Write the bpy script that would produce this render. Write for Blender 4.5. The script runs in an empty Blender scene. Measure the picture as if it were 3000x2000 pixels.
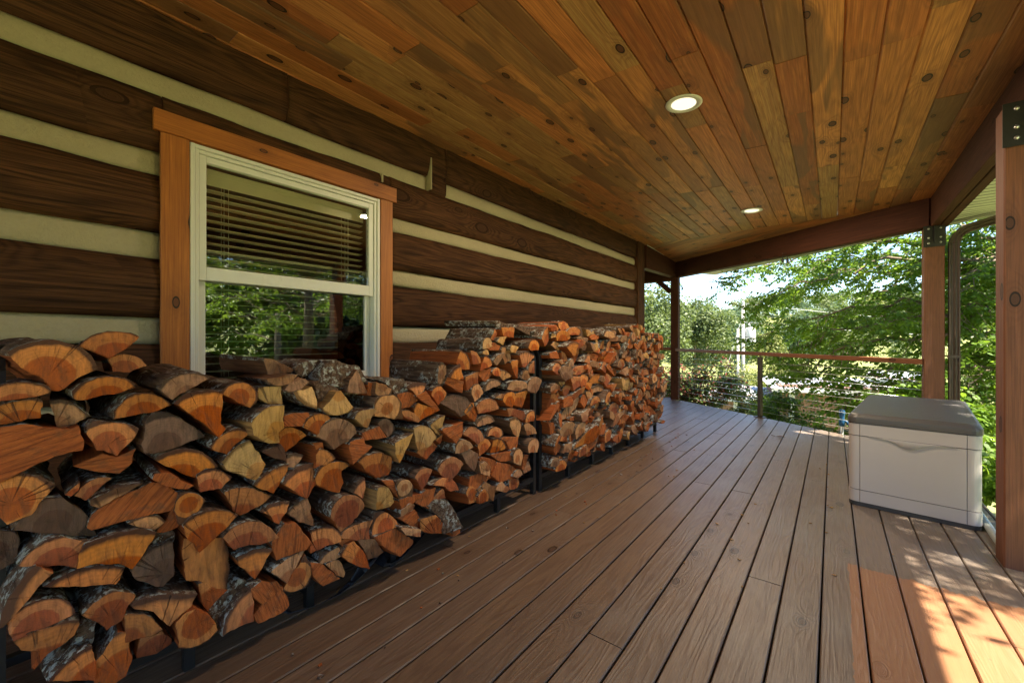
import bpy, bmesh, math, random
import numpy as np
from mathutils import Vector, Matrix, noise
R = math.radians
random.seed(7)
rng = np.random.default_rng(11)
sc = bpy.context.scene
COL = sc.collection

# ------------------------------------------------------------------ camera
CAMZ = 1.17
YAW = math.atan(940 / 1200.0)            # the porch runs along +Y, the lens looks left of it
CY, SY = math.cos(YAW), math.sin(YAW)
cam_d = bpy.data.cameras.new('camera')
cam_d.sensor_width = 36.0
cam_d.lens = 36.0 * 1200 / 3000
cam_d.clip_end = 2000
cam_d.clip_start = 0.02
cam = bpy.data.objects.new('camera', cam_d)
COL.objects.link(cam)
cam.location = (0, 0, CAMZ)
cam.rotation_euler = (R(90), 0, YAW)
sc.camera = cam

# ------------------------------------------------------------------ world, sun, exposure
SUN_EL, SUN_AZ = R(59.5), R(96)            # azimuth from +Y towards +X
w = bpy.data.worlds.new('World'); sc.world = w; w.use_nodes = True
nt = w.node_tree; nt.nodes.clear()
wo = nt.nodes.new('ShaderNodeOutputWorld'); bg = nt.nodes.new('ShaderNodeBackground')
sky = nt.nodes.new('ShaderNodeTexSky'); sky.sky_type = 'NISHITA'; sky.sun_disc = False
sky.sun_elevation = SUN_EL; sky.sun_rotation = SUN_AZ; sky.air_density = 1.0; sky.dust_density = 0.15
sky.ozone_density = 3.0
bg.inputs['Strength'].default_value = 0.055
nt.links.new(sky.outputs[0], bg.inputs[0]); nt.links.new(bg.outputs[0], wo.inputs[0])
sd = bpy.data.lights.new('sun', 'SUN'); sd.energy = 3.4; sd.angle = R(0.6); sd.color = (1.0, 0.90, 0.72)
so = bpy.data.objects.new('sun', sd); COL.objects.link(so)
to_sun = Vector((math.sin(SUN_AZ) * math.cos(SUN_EL), math.cos(SUN_AZ) * math.cos(SUN_EL), math.sin(SUN_EL)))
so.rotation_euler = to_sun.to_track_quat('Z', 'Y').to_euler()
so.location = (20, 0, 30)
sc.view_settings.view_transform = 'Standard'; sc.view_settings.look = 'None'
sc.view_settings.gamma = 1.0; sc.view_settings.use_curve_mapping = False
sc.view_settings.exposure = 3.08
sc.render.engine = 'CYCLES'
try:
    sc.cycles.use_denoising = True
    sc.cycles.max_bounces = 10; sc.cycles.diffuse_bounces = 6; sc.cycles.transparent_max_bounces = 12
    sc.cycles.sample_clamp_indirect = 6
except Exception:
    pass

def at(px, py, Z):
    """point Z metres in front of the lens plane, seen at photo pixel (px, py)"""
    X = (px - 1500) / 1200.0 * Z
    return Vector((X * CY - Z * SY, X * SY + Z * CY, CAMZ + (1000 - py) / 1200.0 * Z))

# ------------------------------------------------------------------ node helpers
class NT:
    def __init__(s, name):
        s.m = bpy.data.materials.new(name); s.m.use_nodes = True
        s.t = s.m.node_tree; s.t.nodes.clear()
        s.out = s.n('ShaderNodeOutputMaterial'); s.b = s.n('ShaderNodeBsdfPrincipled')
        s.l(s.b.outputs[0], s.out.inputs[0])
    def n(s, k, **kw):
        x = s.t.nodes.new(k)
        for a, v in kw.items(): setattr(x, a, v)
        return x
    def l(s, a, b): s.t.links.new(a, b)
    def set(s, sock, v):
        if hasattr(v, 'links') or isinstance(v, bpy.types.NodeSocket): s.l(v, sock)
        else:
            if isinstance(v, tuple) and len(v) == 3 and len(sock.default_value) == 4: v = (*v, 1)
            sock.default_value = v
    def math(s, op, a, b=0.0, c=None, clamp=False):
        x = s.n('ShaderNodeMath', operation=op); x.use_clamp = clamp
        s.set(x.inputs[0], a); s.set(x.inputs[1], b)
        if c is not None: s.set(x.inputs[2], c)
        return x.outputs[0]
    def vmath(s, op, a, b=(0, 0, 0)):
        x = s.n('ShaderNodeVectorMath', operation=op)
        s.set(x.inputs[0], a)
        if op == 'SCALE': s.set(x.inputs['Scale'], b)
        else: s.set(x.inputs[1], b)
        return x.outputs['Value' if op in ('LENGTH', 'DOT_PRODUCT') else 'Vector']
    def mix(s, f, a, b, mode='MIX'):
        x = s.n('ShaderNodeMix', data_type='RGBA', blend_type=mode); x.clamp_factor = True
        s.set(x.inputs[0], f); s.set(x.inputs[6], a); s.set(x.inputs[7], b)
        return x.outputs[2]
    def ramp(s, f, stops, interp='LINEAR'):
        x = s.n('ShaderNodeValToRGB'); r = x.color_ramp; r.interpolation = interp
        while len(r.elements) < len(stops): r.elements.new(0.5)
        for e, (p, c) in zip(r.elements, stops):
            e.position = p; e.color = (c, c, c, 1) if isinstance(c, (int, float)) else (*c, 1)
        s.set(x.inputs[0], f); return x.outputs[0]
    def noise(s, v, scale=5, detail=3, rough=0.55, dist=0.0, dim='3D'):
        x = s.n('ShaderNodeTexNoise', noise_dimensions=dim)
        if v is not None: s.set(x.inputs['Vector'], v)
        x.inputs['Scale'].default_value = scale; x.inputs['Detail'].default_value = detail
        x.inputs['Roughness'].default_value = rough; x.inputs['Distortion'].default_value = dist
        return x.outputs['Fac']
    def voro(s, v, scale=5, feat='F1', rnd=1.0):
        x = s.n('ShaderNodeTexVoronoi', feature=feat)
        s.set(x.inputs['Vector'], v); x.inputs['Scale'].default_value = scale
        x.inputs['Randomness'].default_value = rnd
        return x
    def map(s, v, scale=(1, 1, 1), loc=(0, 0, 0)):
        x = s.n('ShaderNodeMapping'); s.set(x.inputs[0], v)
        x.inputs['Scale'].default_value = scale; s.set(x.inputs['Location'], loc)
        return x.outputs[0]
    def attr(s, name, kind='GEOMETRY'):
        x = s.n('ShaderNodeAttribute', attribute_name=name, attribute_type=kind); return x
    def coord(s, k='Object'): return s.n('ShaderNodeTexCoord').outputs[k]
    def rnd(s): return s.n('ShaderNodeObjectInfo').outputs['Random']
    def bump(s, h, strength=0.3, dist=0.01, normal=None):
        x = s.n('ShaderNodeBump'); x.inputs['Strength'].default_value = strength
        x.inputs['Distance'].default_value = dist; s.set(x.inputs['Height'], h)
        if normal is not None: s.l(normal, x.inputs['Normal'])
        s.l(x.outputs[0], s.b.inputs['Normal']); return x.outputs[0]
    def fin(s, color=None, rough=None, spec=None, metal=None):
        if color is not None: s.set(s.b.inputs['Base Color'], color)
        if rough is not None: s.set(s.b.inputs['Roughness'], rough)
        if spec is not None: s.b.inputs['Specular IOR Level'].default_value = spec
        if metal is not None: s.b.inputs['Metallic'].default_value = metal
        return s.m

def plain(name, col, rough=0.5, metal=0.0, var=0.15, scale=30, bump=0.1, spec=0.5):
    t = NT(name); c = t.coord(); n = t.noise(c, scale, 4)
    d = tuple(x * (1 - var) for x in col); u = tuple(min(1, x * (1 + var)) for x in col)
    t.bump(n, bump, 0.004)
    return t.fin(t.mix(n, d, u), t.math('ADD', rough - 0.08, t.math('MULTIPLY', n, 0.16)), spec, metal)

def plank(name, cols, dark, uv=True, knots=0.35, knot_scale=(3.0, 6.0), grain=1.0, rough=0.5, stain=None, bumpk=0.35,
          spec=0.4, knot_col=(0.05, 0.018, 0.008), after=None, ringc=0.35, tonal=None, fineK=0.75, liteK=0.55, pullK=0.75):
    """sawn softwood: UV is metres along / across the board, 'tone' is one random number per board"""
    t = NT(name)
    if uv:
        x = t.n('ShaderNodeUVMap', uv_map='UVMap').outputs[0]
    else:
        x = t.coord('Object')
    tone = t.attr('tone').outputs['Fac']
    # knots
    kv = t.voro(t.map(x, (knot_scale[0], knot_scale[1], 1)), 1.0); kv.voronoi_dimensions = '2D'
    kd = kv.outputs['Distance']
    sel = t.math('GREATER_THAN', t.n('ShaderNodeSeparateColor').outputs[0], 2) if False else None
    sep = t.n('ShaderNodeSeparateColor'); t.l(kv.outputs['Color'], sep.inputs[0])
    on = t.math('LESS_THAN', sep.outputs[0], knots)
    size = t.math('MULTIPLY_ADD', sep.outputs[1], 0.09, 0.055)
    rel = t.math('DIVIDE', kd, size)
    knot = t.math('MULTIPLY', t.math('LESS_THAN', rel, 1.0), on)
    pull = t.math('MULTIPLY', t.math('POWER', 2.718, t.math('MULTIPLY', kd, -7.0)), on)
    # plain-sawn figure: contour lines of a stretched noise
    base = t.noise(t.map(x, (0.55 * grain, 5.0 * grain, 1)), 1.0, 2, 0.45)
    f = t.math('ADD', base, t.math('MULTIPLY', pull, 0.5))
    rings = t.math('SINE', t.math('MULTIPLY', f, 95.0))
    rings = t.math('MULTIPLY_ADD', rings, 0.5, 0.5)
    rings = t.math('MULTIPLY', t.math('POWER', rings, 1.8), t.math('MULTIPLY_ADD', t.noise(t.map(x, (1.5, 14.0, 1), (9, 2, 0)), 1.0, 3, 0.6), 1.6, -0.1, clamp=True))
    fine = t.noise(t.map(x, (3.0, 160.0, 1)), 1.0, 4, 0.65)
    blot = t.noise(t.map(x, (1.1, 4.0, 1)), 1.3, 4, 0.6)
    col = t.ramp(tone, [(i / max(1, len(cols) - 1), c) for i, c in enumerate(cols)])
    col = t.mix(t.math('MULTIPLY', rings, ringc), col, dark)
    col = t.mix(t.ramp(fine, [(0.42, 0.0), (0.62, fineK)]), col, t.mix(0.75, col, dark))
    lite = t.noise(t.map(x, (2.2, 60.0, 1), (5, 5, 0)), 1.0, 4, 0.7)
    col = t.mix(t.ramp(lite, [(0.50, 0.0), (0.72, liteK)]), col, t.mix(0.5, col, tuple(min(1, c * 2.1) for c in cols[0])))
    if stain is not None:
        sn = t.noise(t.map(x, (0.9, 4.5, 1), (3, 7, 1)), 1.0, 2, 0.45, 0.6)
        edge = t.math('MULTIPLY', t.ramp(sn, [(0.50, 0.0), (0.535, 0.7), (1.0, 0.5)]), t.ramp(t.math('FRACT', t.math('MULTIPLY', tone, 7.7)), [(0.25, 0.0), (0.6, 1.0)]))
        col = t.mix(edge, col, stain)
    col = t.mix(t.ramp(blot, [(0.45, 0.0), (0.8, 0.6)]), col, t.mix(0.6, col, dark))
    col = t.mix(t.math('MULTIPLY', pull, pullK), col, t.mix(0.5, dark, knot_col))
    col = t.mix(knot, col, t.mix(t.math('GREATER_THAN', rel, 0.72), t.mix(0.5, knot_col, dark), tuple(c * 0.3 for c in knot_col)))
    h = t.math('ADD', t.math('MULTIPLY', rings, 0.5), t.math('MULTIPLY', fine, 0.8))
    if after: col = after(t, col, x)
    t.bump(h, bumpk, 0.003)
    return t.fin(col, t.math('MULTIPLY_ADD', fine, 0.25, rough - 0.12), spec)

# ------------------------------------------------------------------ mesh helpers
def tag(o, label=None, cat=None, group=None, kind=None):
    if label: o['label'] = label
    if cat: o['category'] = cat
    if group: o['group'] = group
    if kind: o['kind'] = kind
    return o
def empty(name, loc=(0, 0, 0), rz=0.0, parent=None):
    o = bpy.data.objects.new(name, None); COL.objects.link(o); o.location = loc; o.rotation_euler = (0, 0, rz)
    o.empty_display_size = 0.1
    if parent: o.parent = parent
    return o
class MB:
    """collects shapes and links them as ONE mesh object"""
    def __init__(s): s.v = []; s.f = []; s.mi = []; s.uv = []; s.tone = []; s.sm = []
    def add(s, verts, faces, mi=0, uvs=None, tone=0.5, smooth=False):
        o = len(s.v); s.v += [tuple(p) for p in verts]
        for i, fc in enumerate(faces):
            s.f.append(tuple(o + a for a in fc)); s.mi.append(mi); s.tone.append(tone); s.sm.append(smooth)
            s.uv.append(uvs[i] if uvs else None)
    def box(s, lo, hi, mi=0, long='y', tone=None, bev=0.0, mat=None, off=None):
        (x0, y0, z0), (x1, y1, z1) = lo, hi
        tone = random.random() if tone is None else tone
        off = (random.uniform(0, 50), random.uniform(0, 50)) if off is None else off
        ax = 'xyz'.index(long); b = bev
        # profile with chamfered corners, extruded along the long axis
        o2 = [i for i in range(3) if i != ax]
        L = (lo[ax], hi[ax]); A = (lo[o2[0]], hi[o2[0]]); B = (lo[o2[1]], hi[o2[1]])
        if b > 0:
            prof = [(A[0] + b, B[0]), (A[1] - b, B[0]), (A[1], B[0] + b), (A[1], B[1] - b), (A[1] - b, B[1]), (A[0] + b, B[1]),
                    (A[0], B[1] - b), (A[0], B[0] + b)]
        else:
            prof = [(A[0], B[0]), (A[1], B[0]), (A[1], B[1]), (A[0], B[1])]
        if ax == 1: prof = prof[::-1]
        n = len(prof); vs = []
        per = [0.0]
        for i in range(n):
            a, c = prof[i], prof[(i + 1) % n]; per.append(per[-1] + math.hypot(a[0] - c[0], a[1] - c[1]))
        for t in L:
            for (a, c) in prof:
                p = [0, 0, 0]; p[ax] = t; p[o2[0]] = a; p[o2[1]] = c
                if mat is not None: p = mat @ Vector(p)
                vs.append(tuple(p))
        fs = []; uv = []
        for i in range(n):
            j = (i + 1) % n
            fs.append((i, j, n + j, n + i))
            uv.append([(L[0] + off[0], per[i] + off[1]), (L[0] + off[0], per[i + 1] + off[1]), (L[1] + off[0], per[i + 1] + off[1]), (L[1] + off[0], per[i] + off[1])])
        fs.append(tuple(range(n))[::-1]); uv.append([(prof[i][0] * 0.2 + off[0], prof[i][1] + off[1]) for i in range(n)][::-1])
        fs.append(tuple(range(n, 2 * n))); uv.append([(prof[i][0] * 0.2 + off[0], prof[i][1] + off[1]) for i in range(n)])
        s.add(vs, fs, mi, uv, tone)
    def beam(s, p, q, w, h, mi=0, tone=None, bev=0.0, up=(0, 0, 1), off=None):
        """a box from p to q (centre of the section), w wide, h high"""
        p = Vector(p); q = Vector(q); d = (q - p); L = d.length; d.normalize()
        x = d.cross(Vector(up)).normalized(); z = x.cross(d)
        M = Matrix(((x.x, d.x, z.x, p.x), (x.y, d.y, z.y, p.y), (x.z, d.z, z.z, p.z), (0, 0, 0, 1)))
        s.box((-w / 2, 0, -h / 2), (w / 2, L, h / 2), mi, 'y', tone, bev, M, off)
    def tube(s, pts, rad, seg=8, mi=0, caps=True, smooth=True, tone=0.5):
        pts = [Vector(p) for p in pts]; n = len(pts)
        rads = rad if isinstance(rad, (list, tuple)) else [rad] * n
        vs = []; up = Vector((0.13, 0.21, 0.97))
        for i, p in enumerate(pts):
            d = (pts[min(i + 1, n - 1)] - pts[max(i - 1, 0)]).normalized()
            x = d.cross(up)
            if x.length < 1e-3: x = d.cross(Vector((1, 0, 0)))
            x.normalize(); y = d.cross(x); up = x.cross(d)
            for k in range(seg):
                a = 2 * math.pi * k / seg
                vs.append(p + (x * math.cos(a) + y * math.sin(a)) * rads[i])
        fs = [(i * seg + k, i * seg + (k + 1) % seg, (i + 1) * seg + (k + 1) % seg, (i + 1) * seg + k) for i in range(n - 1) for k in range(seg)]
        if caps: fs += [tuple(range(seg))[::-1], tuple(range((n - 1) * seg, n * seg))]
        s.add(vs, fs, mi, None, tone, smooth)
    def lathe(s, prof, seg=24, c=(0, 0, 0), mi=0, smooth=True, caps=True):
        vs = []
        for (r, z) in prof:
            for k in range(seg):
                a = 2 * math.pi * k / seg; vs.append((c[0] + r * math.cos(a), c[1] + r * math.sin(a), c[2] + z))
        n = len(prof)
        fs = [(i * seg + k, i * seg + (k + 1) % seg, (i + 1) * seg + (k + 1) % seg, (i + 1) * seg + k) for i in range(n - 1) for k in range(seg)]
        if caps: fs += [tuple(range(seg))[::-1], tuple(range((n - 1) * seg, n * seg))]
        s.add(vs, fs, mi, None, 0.5, smooth)
    def prism(s, poly, z0, z1, mi=0, M=None, tone=0.5):
        n = len(poly)
        vs = [(a, b, z0) for a, b in poly] + [(a, b, z1) for a, b in poly]
        if M is not None: vs = [tuple(M @ Vector(p)) for p in vs]
        fs = [(i, (i + 1) % n, n + (i + 1) % n, n + i) for i in range(n)] + [tuple(range(n))[::-1], tuple(range(n, 2 * n))]
        s.add(vs, fs, mi, None, tone)
    def build(s, name, mats, parent=None, loc=None):
        me = bpy.data.meshes.new(name)
        me.from_pydata(s.v, [], s.f)
        if not isinstance(mats, (list, tuple)): mats = [mats]
        for m in mats: me.materials.append(m)
        me.polygons.foreach_set('material_index', s.mi)
        me.polygons.foreach_set('use_smooth', s.sm)
        uvl = me.uv_layers.new(name='UVMap')
        flat = []
        for fc, u in zip(s.f, s.uv):
            if u is None: u = [(s.v[i][1], s.v[i][0] + s.v[i][2]) for i in fc]
            for a in u: flat += [a[0], a[1]]
        uvl.data.foreach_set('uv', flat)
        at_ = me.attributes.new('tone', 'FLOAT', 'FACE'); at_.data.foreach_set('value', s.tone)
        me.update()
        o = bpy.data.objects.new(name, me); COL.objects.link(o)
        if parent is not None: o.parent = parent
        if loc is not None: o.location = loc
        return o
def fast_mesh(name, verts, nper, mats, parent=None, mat_idx=None, tone=None, smooth=False, extra=None):
    """verts: (N*nper,3) array of separate polygons with nper corners"""
    n = len(verts) // nper
    me = bpy.data.meshes.new(name)
    me.vertices.add(len(verts)); me.vertices.foreach_set('co', np.asarray(verts, dtype=np.float32).ravel())
    me.loops.add(len(verts)); me.loops.foreach_set('vertex_index', np.arange(len(verts), dtype=np.int32))
    me.polygons.add(n); me.polygons.foreach_set('loop_start', np.arange(0, n * nper, nper, dtype=np.int32))
    me.update(calc_edges=True)
    if not isinstance(mats, (list, tuple)): mats = [mats]
    for m in mats: me.materials.append(m)
    if mat_idx is not None: me.polygons.foreach_set('material_index', np.asarray(mat_idx, dtype=np.int32))
    a = me.attributes.new('tone', 'FLOAT', 'FACE')
    a.data.foreach_set('value', np.asarray(tone if tone is not None else rng.random(n), dtype=np.float32))
    me.update()
    o = bpy.data.objects.new(name, me); COL.objects.link(o)
    if parent is not None: o.parent = parent
    return o

# ------------------------------------------------------------------ materials
def deck_after(t, col, x):
    g = t.coord('Generated') if False else t.n('ShaderNodeNewGeometry').outputs['Position']
    s = t.n('ShaderNodeSeparateXYZ'); t.l(g, s.inputs[0])
    n = t.noise(t.map(g, (1, 1, 1)), 2.2, 4, 0.6)
    n2 = t.noise(t.map(g, (9, 2.0, 1)), 3.0, 4, 0.6)
    # the walked and rained-on outer boards have weathered grey; the boards by the wall keep their brown
    wea_sheen = t.math('ADD', t.math('MULTIPLY_ADD', s.outputs[0], 0.28, 0.42), t.math('MULTIPLY_ADD', n, 1.1, -0.55))
    wea_sheen = t.math('ADD', wea_sheen, t.math('MULTIPLY_ADD', s.outputs[1], 0.075, -0.16))  # extra grey along the porch paints sky sheen onto the far boards
    wea_sheen = t.ramp(wea_sheen, [(0.15, 0.0), (0.75, 0.85)])
    # where a mat lay the stain is still fresh
    fx = t.math('ADD', s.outputs[0], t.math('MULTIPLY_ADD', n2, 0.05, -0.025))
    fy = t.math('ADD', s.outputs[1], t.math('MULTIPLY_ADD', n2, 0.10, -0.05))
    fresh = t.math('MULTIPLY', t.math('GREATER_THAN', fx, 0.06), t.math('LESS_THAN', fy, 2.79))
    grey = t.mix(n2, (0.128, 0.115, 0.102), (0.225, 0.208, 0.190))
    c2 = t.mix(t.math('MULTIPLY', wea_sheen, 0.8), col, t.mix(0.84, col, grey))
    c3 = t.mix(0.62, col, (0.34, 0.135, 0.050))
    c = t.mix(t.math('MULTIPLY', fresh, 0.80), c2, c3)
    spots = t.voro(t.map(g, (3, 3, 1)), 4.0)
    sp = t.ramp(spots.outputs['Distance'], [(0.0, 0.55), (0.09, 0.0)])
    return t.mix(sp, c, (0.055, 0.045, 0.04))
M_deck = plank('deck_wood', [(0.135, 0.082, 0.048), (0.170, 0.107, 0.068), (0.108, 0.069, 0.045), (0.155, 0.103, 0.070), (0.127, 0.073, 0.042)],
               (0.085, 0.047, 0.030), knots=0.13, grain=1.5, liteK=0.6, rough=0.40, after=deck_after, bumpk=0.45, spec=0.38, ringc=0.75)
M_ceil = plank('ceiling_pine', [(0.60, 0.21, 0.058), (0.32, 0.098, 0.030), (0.70, 0.30, 0.095), (0.29, 0.138, 0.056), (0.62, 0.24, 0.074), (0.42, 0.13, 0.040), (0.68, 0.32, 0.105), (0.36, 0.11, 0.034), (0.46, 0.27, 0.10), (0.25, 0.105, 0.045), (0.64, 0.25, 0.072)],
               (0.17, 0.06, 0.022), knots=0.42, stain=(0.15, 0.082, 0.042), rough=0.5, bumpk=0.35, spec=0.3, ringc=0.5, pullK=0.9)
M_post = plank('stained_timber', [(0.165, 0.060, 0.030), (0.19, 0.075, 0.038)], (0.09, 0.034, 0.018), knots=0.2, rough=0.6, bumpk=0.4, spec=0.3)
M_beam = plank('dark_beam', [(0.064, 0.022, 0.012), (0.082, 0.030, 0.015)], (0.030, 0.012, 0.008), knots=0.25, rough=0.7, bumpk=0.4, spec=0.1)
M_rail = plank('rail_wood', [(0.19, 0.068, 0.028), (0.22, 0.085, 0.035)], (0.12, 0.045, 0.02), knots=0.1, rough=0.5)
M_casing = plank('cedar_casing', [(0.43, 0.150, 0.028), (0.38, 0.125, 0.023)], (0.20, 0.055, 0.012), knots=0.45, knot_scale=(3.0, 6.0), pullK=0.8, rough=0.55, ringc=0.2, bumpk=0.15)
M_log = plank('hewn_log_wood', [(0.085, 0.036, 0.016), (0.105, 0.045, 0.019), (0.070, 0.033, 0.016)], (0.016, 0.008, 0.005), knots=0.5, pullK=0.5,
              knot_scale=(1.3, 2.6), rough=0.75, bumpk=1.0, spec=0.1, ringc=0.85, liteK=0.8, fineK=0.9, knot_col=(0.10, 0.045, 0.022))
def mk_chink():
    t = NT('chinking'); c = t.coord(); n = t.noise(c, 60, 5, 0.7); m = t.noise(c, 2.5, 4, 0.6)
    cr = t.noise(t.map(c, (1, 0.5, 3)), 4, 6, 0.7)
    crack = t.ramp(cr, [(0.485, 0.0), (0.5, 0.55), (0.515, 0.0)])
    col = t.mix(m, (0.37, 0.315, 0.195), (0.48, 0.415, 0.27))
    col = t.mix(t.math('MULTIPLY_ADD', n, 0.8, -0.2, clamp=True), col, (0.30, 0.265, 0.18))
    col = t.mix(t.math('MULTIPLY', crack, 0.10), col, (0.20, 0.15, 0.09))
    t.bump(n, 0.9, 0.008)
    return t.fin(col, 0.92, 0.15)
M_chink = mk_chink()
M_black = plain('black_steel', (0.014, 0.013, 0.014), 0.45, 0.2, 0.3, 60, 0.08)
M_bronze = plain('bronze_metal', (0.060, 0.042, 0.032), 0.45, 0.4, 0.2, 25, 0.05)
M_spout = plain('downspout_metal', (0.050, 0.030, 0.022), 0.42, 0.3, 0.2, 20, 0.04)
M_vinyl = plain('white_vinyl', (0.66, 0.66, 0.60), 0.4, 0, 0.04, 12, 0.03)
M_soffit = plain('vinyl_soffit', (0.62, 0.63, 0.52), 0.5, 0, 0.06, 6, 0.03)
M_cable = plain('steel_cable', (0.55, 0.55, 0.55), 0.3, 0.9, 0.1, 50, 0.02)
M_boxb = plain('box_plastic', (0.44, 0.395, 0.38), 0.48, 0, 0.05, 5, 0.04)
M_boxl = plain('lid_plastic', (0.075, 0.069, 0.068), 0.42, 0, 0.10, 90, 0.25)
M_boxd = plain('groove_dark', (0.035, 0.035, 0.038), 0.6, 0, 0.1, 20, 0.02)
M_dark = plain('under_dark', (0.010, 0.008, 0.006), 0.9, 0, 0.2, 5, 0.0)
M_strap = plain('nylon_strap', (0.014, 0.015, 0.022), 0.55, 0, 0.3, 220, 0.4)
M_pipe = plain('pvc_pipe', (0.32, 0.34, 0.32), 0.4, 0, 0.1, 20, 0.02)
M_blue = plain('blue_plastic', (0.012, 0.07, 0.16), 0.35, 0, 0.3, 60, 0.05)
M_slat = plain('blind_slat', (0.90, 0.80, 0.55), 0.5, 0, 0.06, 8, 0.02)
M_room = plank('room_wood', [(0.24, 0.105, 0.045), (0.30, 0.135, 0.058)], (0.06, 0.027, 0.014), rough=0.7)
M_roof = plain('metal_roof', (0.30, 0.29, 0.27), 0.5, 0.2, 0.1, 4, 0.02)
M_shedroof = plain('shed_roof_metal', (0.36, 0.36, 0.38), 0.45, 0.1, 0.05, 2, 0.02)
M_shedwall = plank('shed_boards', [(0.22, 0.12, 0.08), (0.28, 0.16, 0.11)], (0.10, 0.05, 0.035), rough=0.8)
M_white = plain('white_paint', (0.50, 0.50, 0.49), 0.5, 0, 0.05, 8, 0.03)
M_pole = plain('weathered_pole', (0.36, 0.34, 0.31), 0.8, 0, 0.15, 8, 0.2)
M_wire = plain('wire_pale', (0.45, 0.45, 0.45), 0.5, 0, 0.1, 8, 0.0)
M_cord = plain('black_cord', (0.012, 0.012, 0.012), 0.5, 0, 0.2, 50, 0.0)
def mk_glass(name, col=(1, 1, 1), ior=1.5):
    t = NT(name); t.b.inputs['Transmission Weight'].default_value = 0.0
    g = t.n('ShaderNodeBsdfTransparent'); g.inputs[0].default_value = (*[c * 0.93 for c in col], 1)
    r = t.n('ShaderNodeBsdfGlossy'); r.inputs['Roughness'].default_value = 0.005; r.inputs[0].default_value = (0.95, 0.97, 1, 1)
    f = t.n('ShaderNodeFresnel'); f.inputs['IOR'].default_value = ior
    m = t.n('ShaderNodeMixShader'); t.l(f.outputs[0], m.inputs[0]); t.l(g.outputs[0], m.inputs[1]); t.l(r.outputs[0], m.inputs[2])
    t.l(m.outputs[0], t.out.inputs[0]); return t.m
M_pane = mk_glass('glazing_strong_reflection', (0.98, 1.0, 0.98), 2.15)  # same glass in both sashes; reflection set stronger for the lower pane
M_pane_up = mk_glass('glazing_weak_reflection', (0.99, 1.0, 0.98), 1.62)  # reflection weakened for the upper pane so the blind shows
M_bulb = mk_glass('bulb_glass', (0.9, 0.95, 0.9), 1.5)
def mk_emit(name, col, s):
    t = NT(name); t.b.inputs['Emission Color'].default_value = (*col, 1); t.b.inputs['Emission Strength'].default_value = s
    return t.fin((0.8, 0.8, 0.75), 0.5)
M_lamp = mk_emit('lit_lamp_lens', (1.0, 0.92, 0.66), 0.15)

# ---- firewood
def mk_bark():
    t = NT('bark'); c = t.coord(); r = t.rnd()
    off = t.n('ShaderNodeCombineXYZ'); t.l(t.math('MULTIPLY', r, 37.0), off.inputs[0]); t.l(t.math('MULTIPLY', r, 11.0), off.inputs[1])
    p = t.vmath('ADD', c, off.outputs[0])
    fur = t.noise(t.map(p, (7, 55, 55)), 1.0, 5, 0.65, 0.4)
    mid = t.noise(p, 42, 5, 0.7)
    col = t.ramp(fur, [(0.3, (0.026, 0.014, 0.009)), (0.5, (0.105, 0.060, 0.038)), (0.68, (0.19, 0.125, 0.085)), (0.85, (0.28, 0.21, 0.155))])
    big = t.noise(p, 9, 3, 0.6)
    lic = t.math('MULTIPLY', t.ramp(mid, [(0.51, 0.0), (0.55, 1.0)]), t.ramp(t.math('MULTIPLY_ADD', t.math('FRACT', t.math('MULTIPLY', r, 5.3)), 0.20, t.math('ADD', big, -0.065)), [(0.42, 0.0), (0.53, 1.0)]))
    lc = t.mix(t.noise(p, 60, 2), (0.22, 0.22, 0.19), (0.62, 0.62, 0.56))
    col = t.mix(t.math('MULTIPLY', lic, 0.85), col, lc)
    t.bump(t.math('ADD', fur, t.math('MULTIPLY', lic, 0.25)), 0.9, 0.012)
    return t.fin(col, 0.9, 0.15)
M_bark = mk_bark()
def mk_split(name, a, b, dk):
    t = NT(name); c = t.coord(); r = t.rnd()
    off = t.n('ShaderNodeCombineXYZ'); t.l(t.math('MULTIPLY', r, 17.0), off.inputs[0]); t.l(t.math('MULTIPLY', r, 5.0), off.inputs[2])
    p = t.vmath('ADD', c, off.outputs[0])
    fib = t.noise(t.map(p, (5, 130, 130)), 1.0, 5, 0.65)
    big = t.noise(t.map(p, (2, 9, 9)), 1.5, 4, 0.6)
    col = t.mix(big, a, b)
    col = t.mix(t.math('MULTIPLY', r, 0.5), col, t.mix(0.5, col, dk))
    col = t.mix(t.ramp(fib, [(0.35, 0.75), (0.6, 0.0)]), col, dk)
    t.bump(fib, 0.6, 0.006)
    return t.fin(col, 0.75, 0.2)
M_split = mk_split('split_red', (0.46, 0.115, 0.022), (0.30, 0.075, 0.020), (0.085, 0.020, 0.008))
M_splity = mk_split('split_yellow', (0.46, 0.26, 0.085), (0.33, 0.18, 0.07), (0.13, 0.065, 0.03))
M_splitb = mk_split('split_brown', (0.26, 0.12, 0.058), (0.17, 0.08, 0.042), (0.06, 0.03, 0.018))
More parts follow.
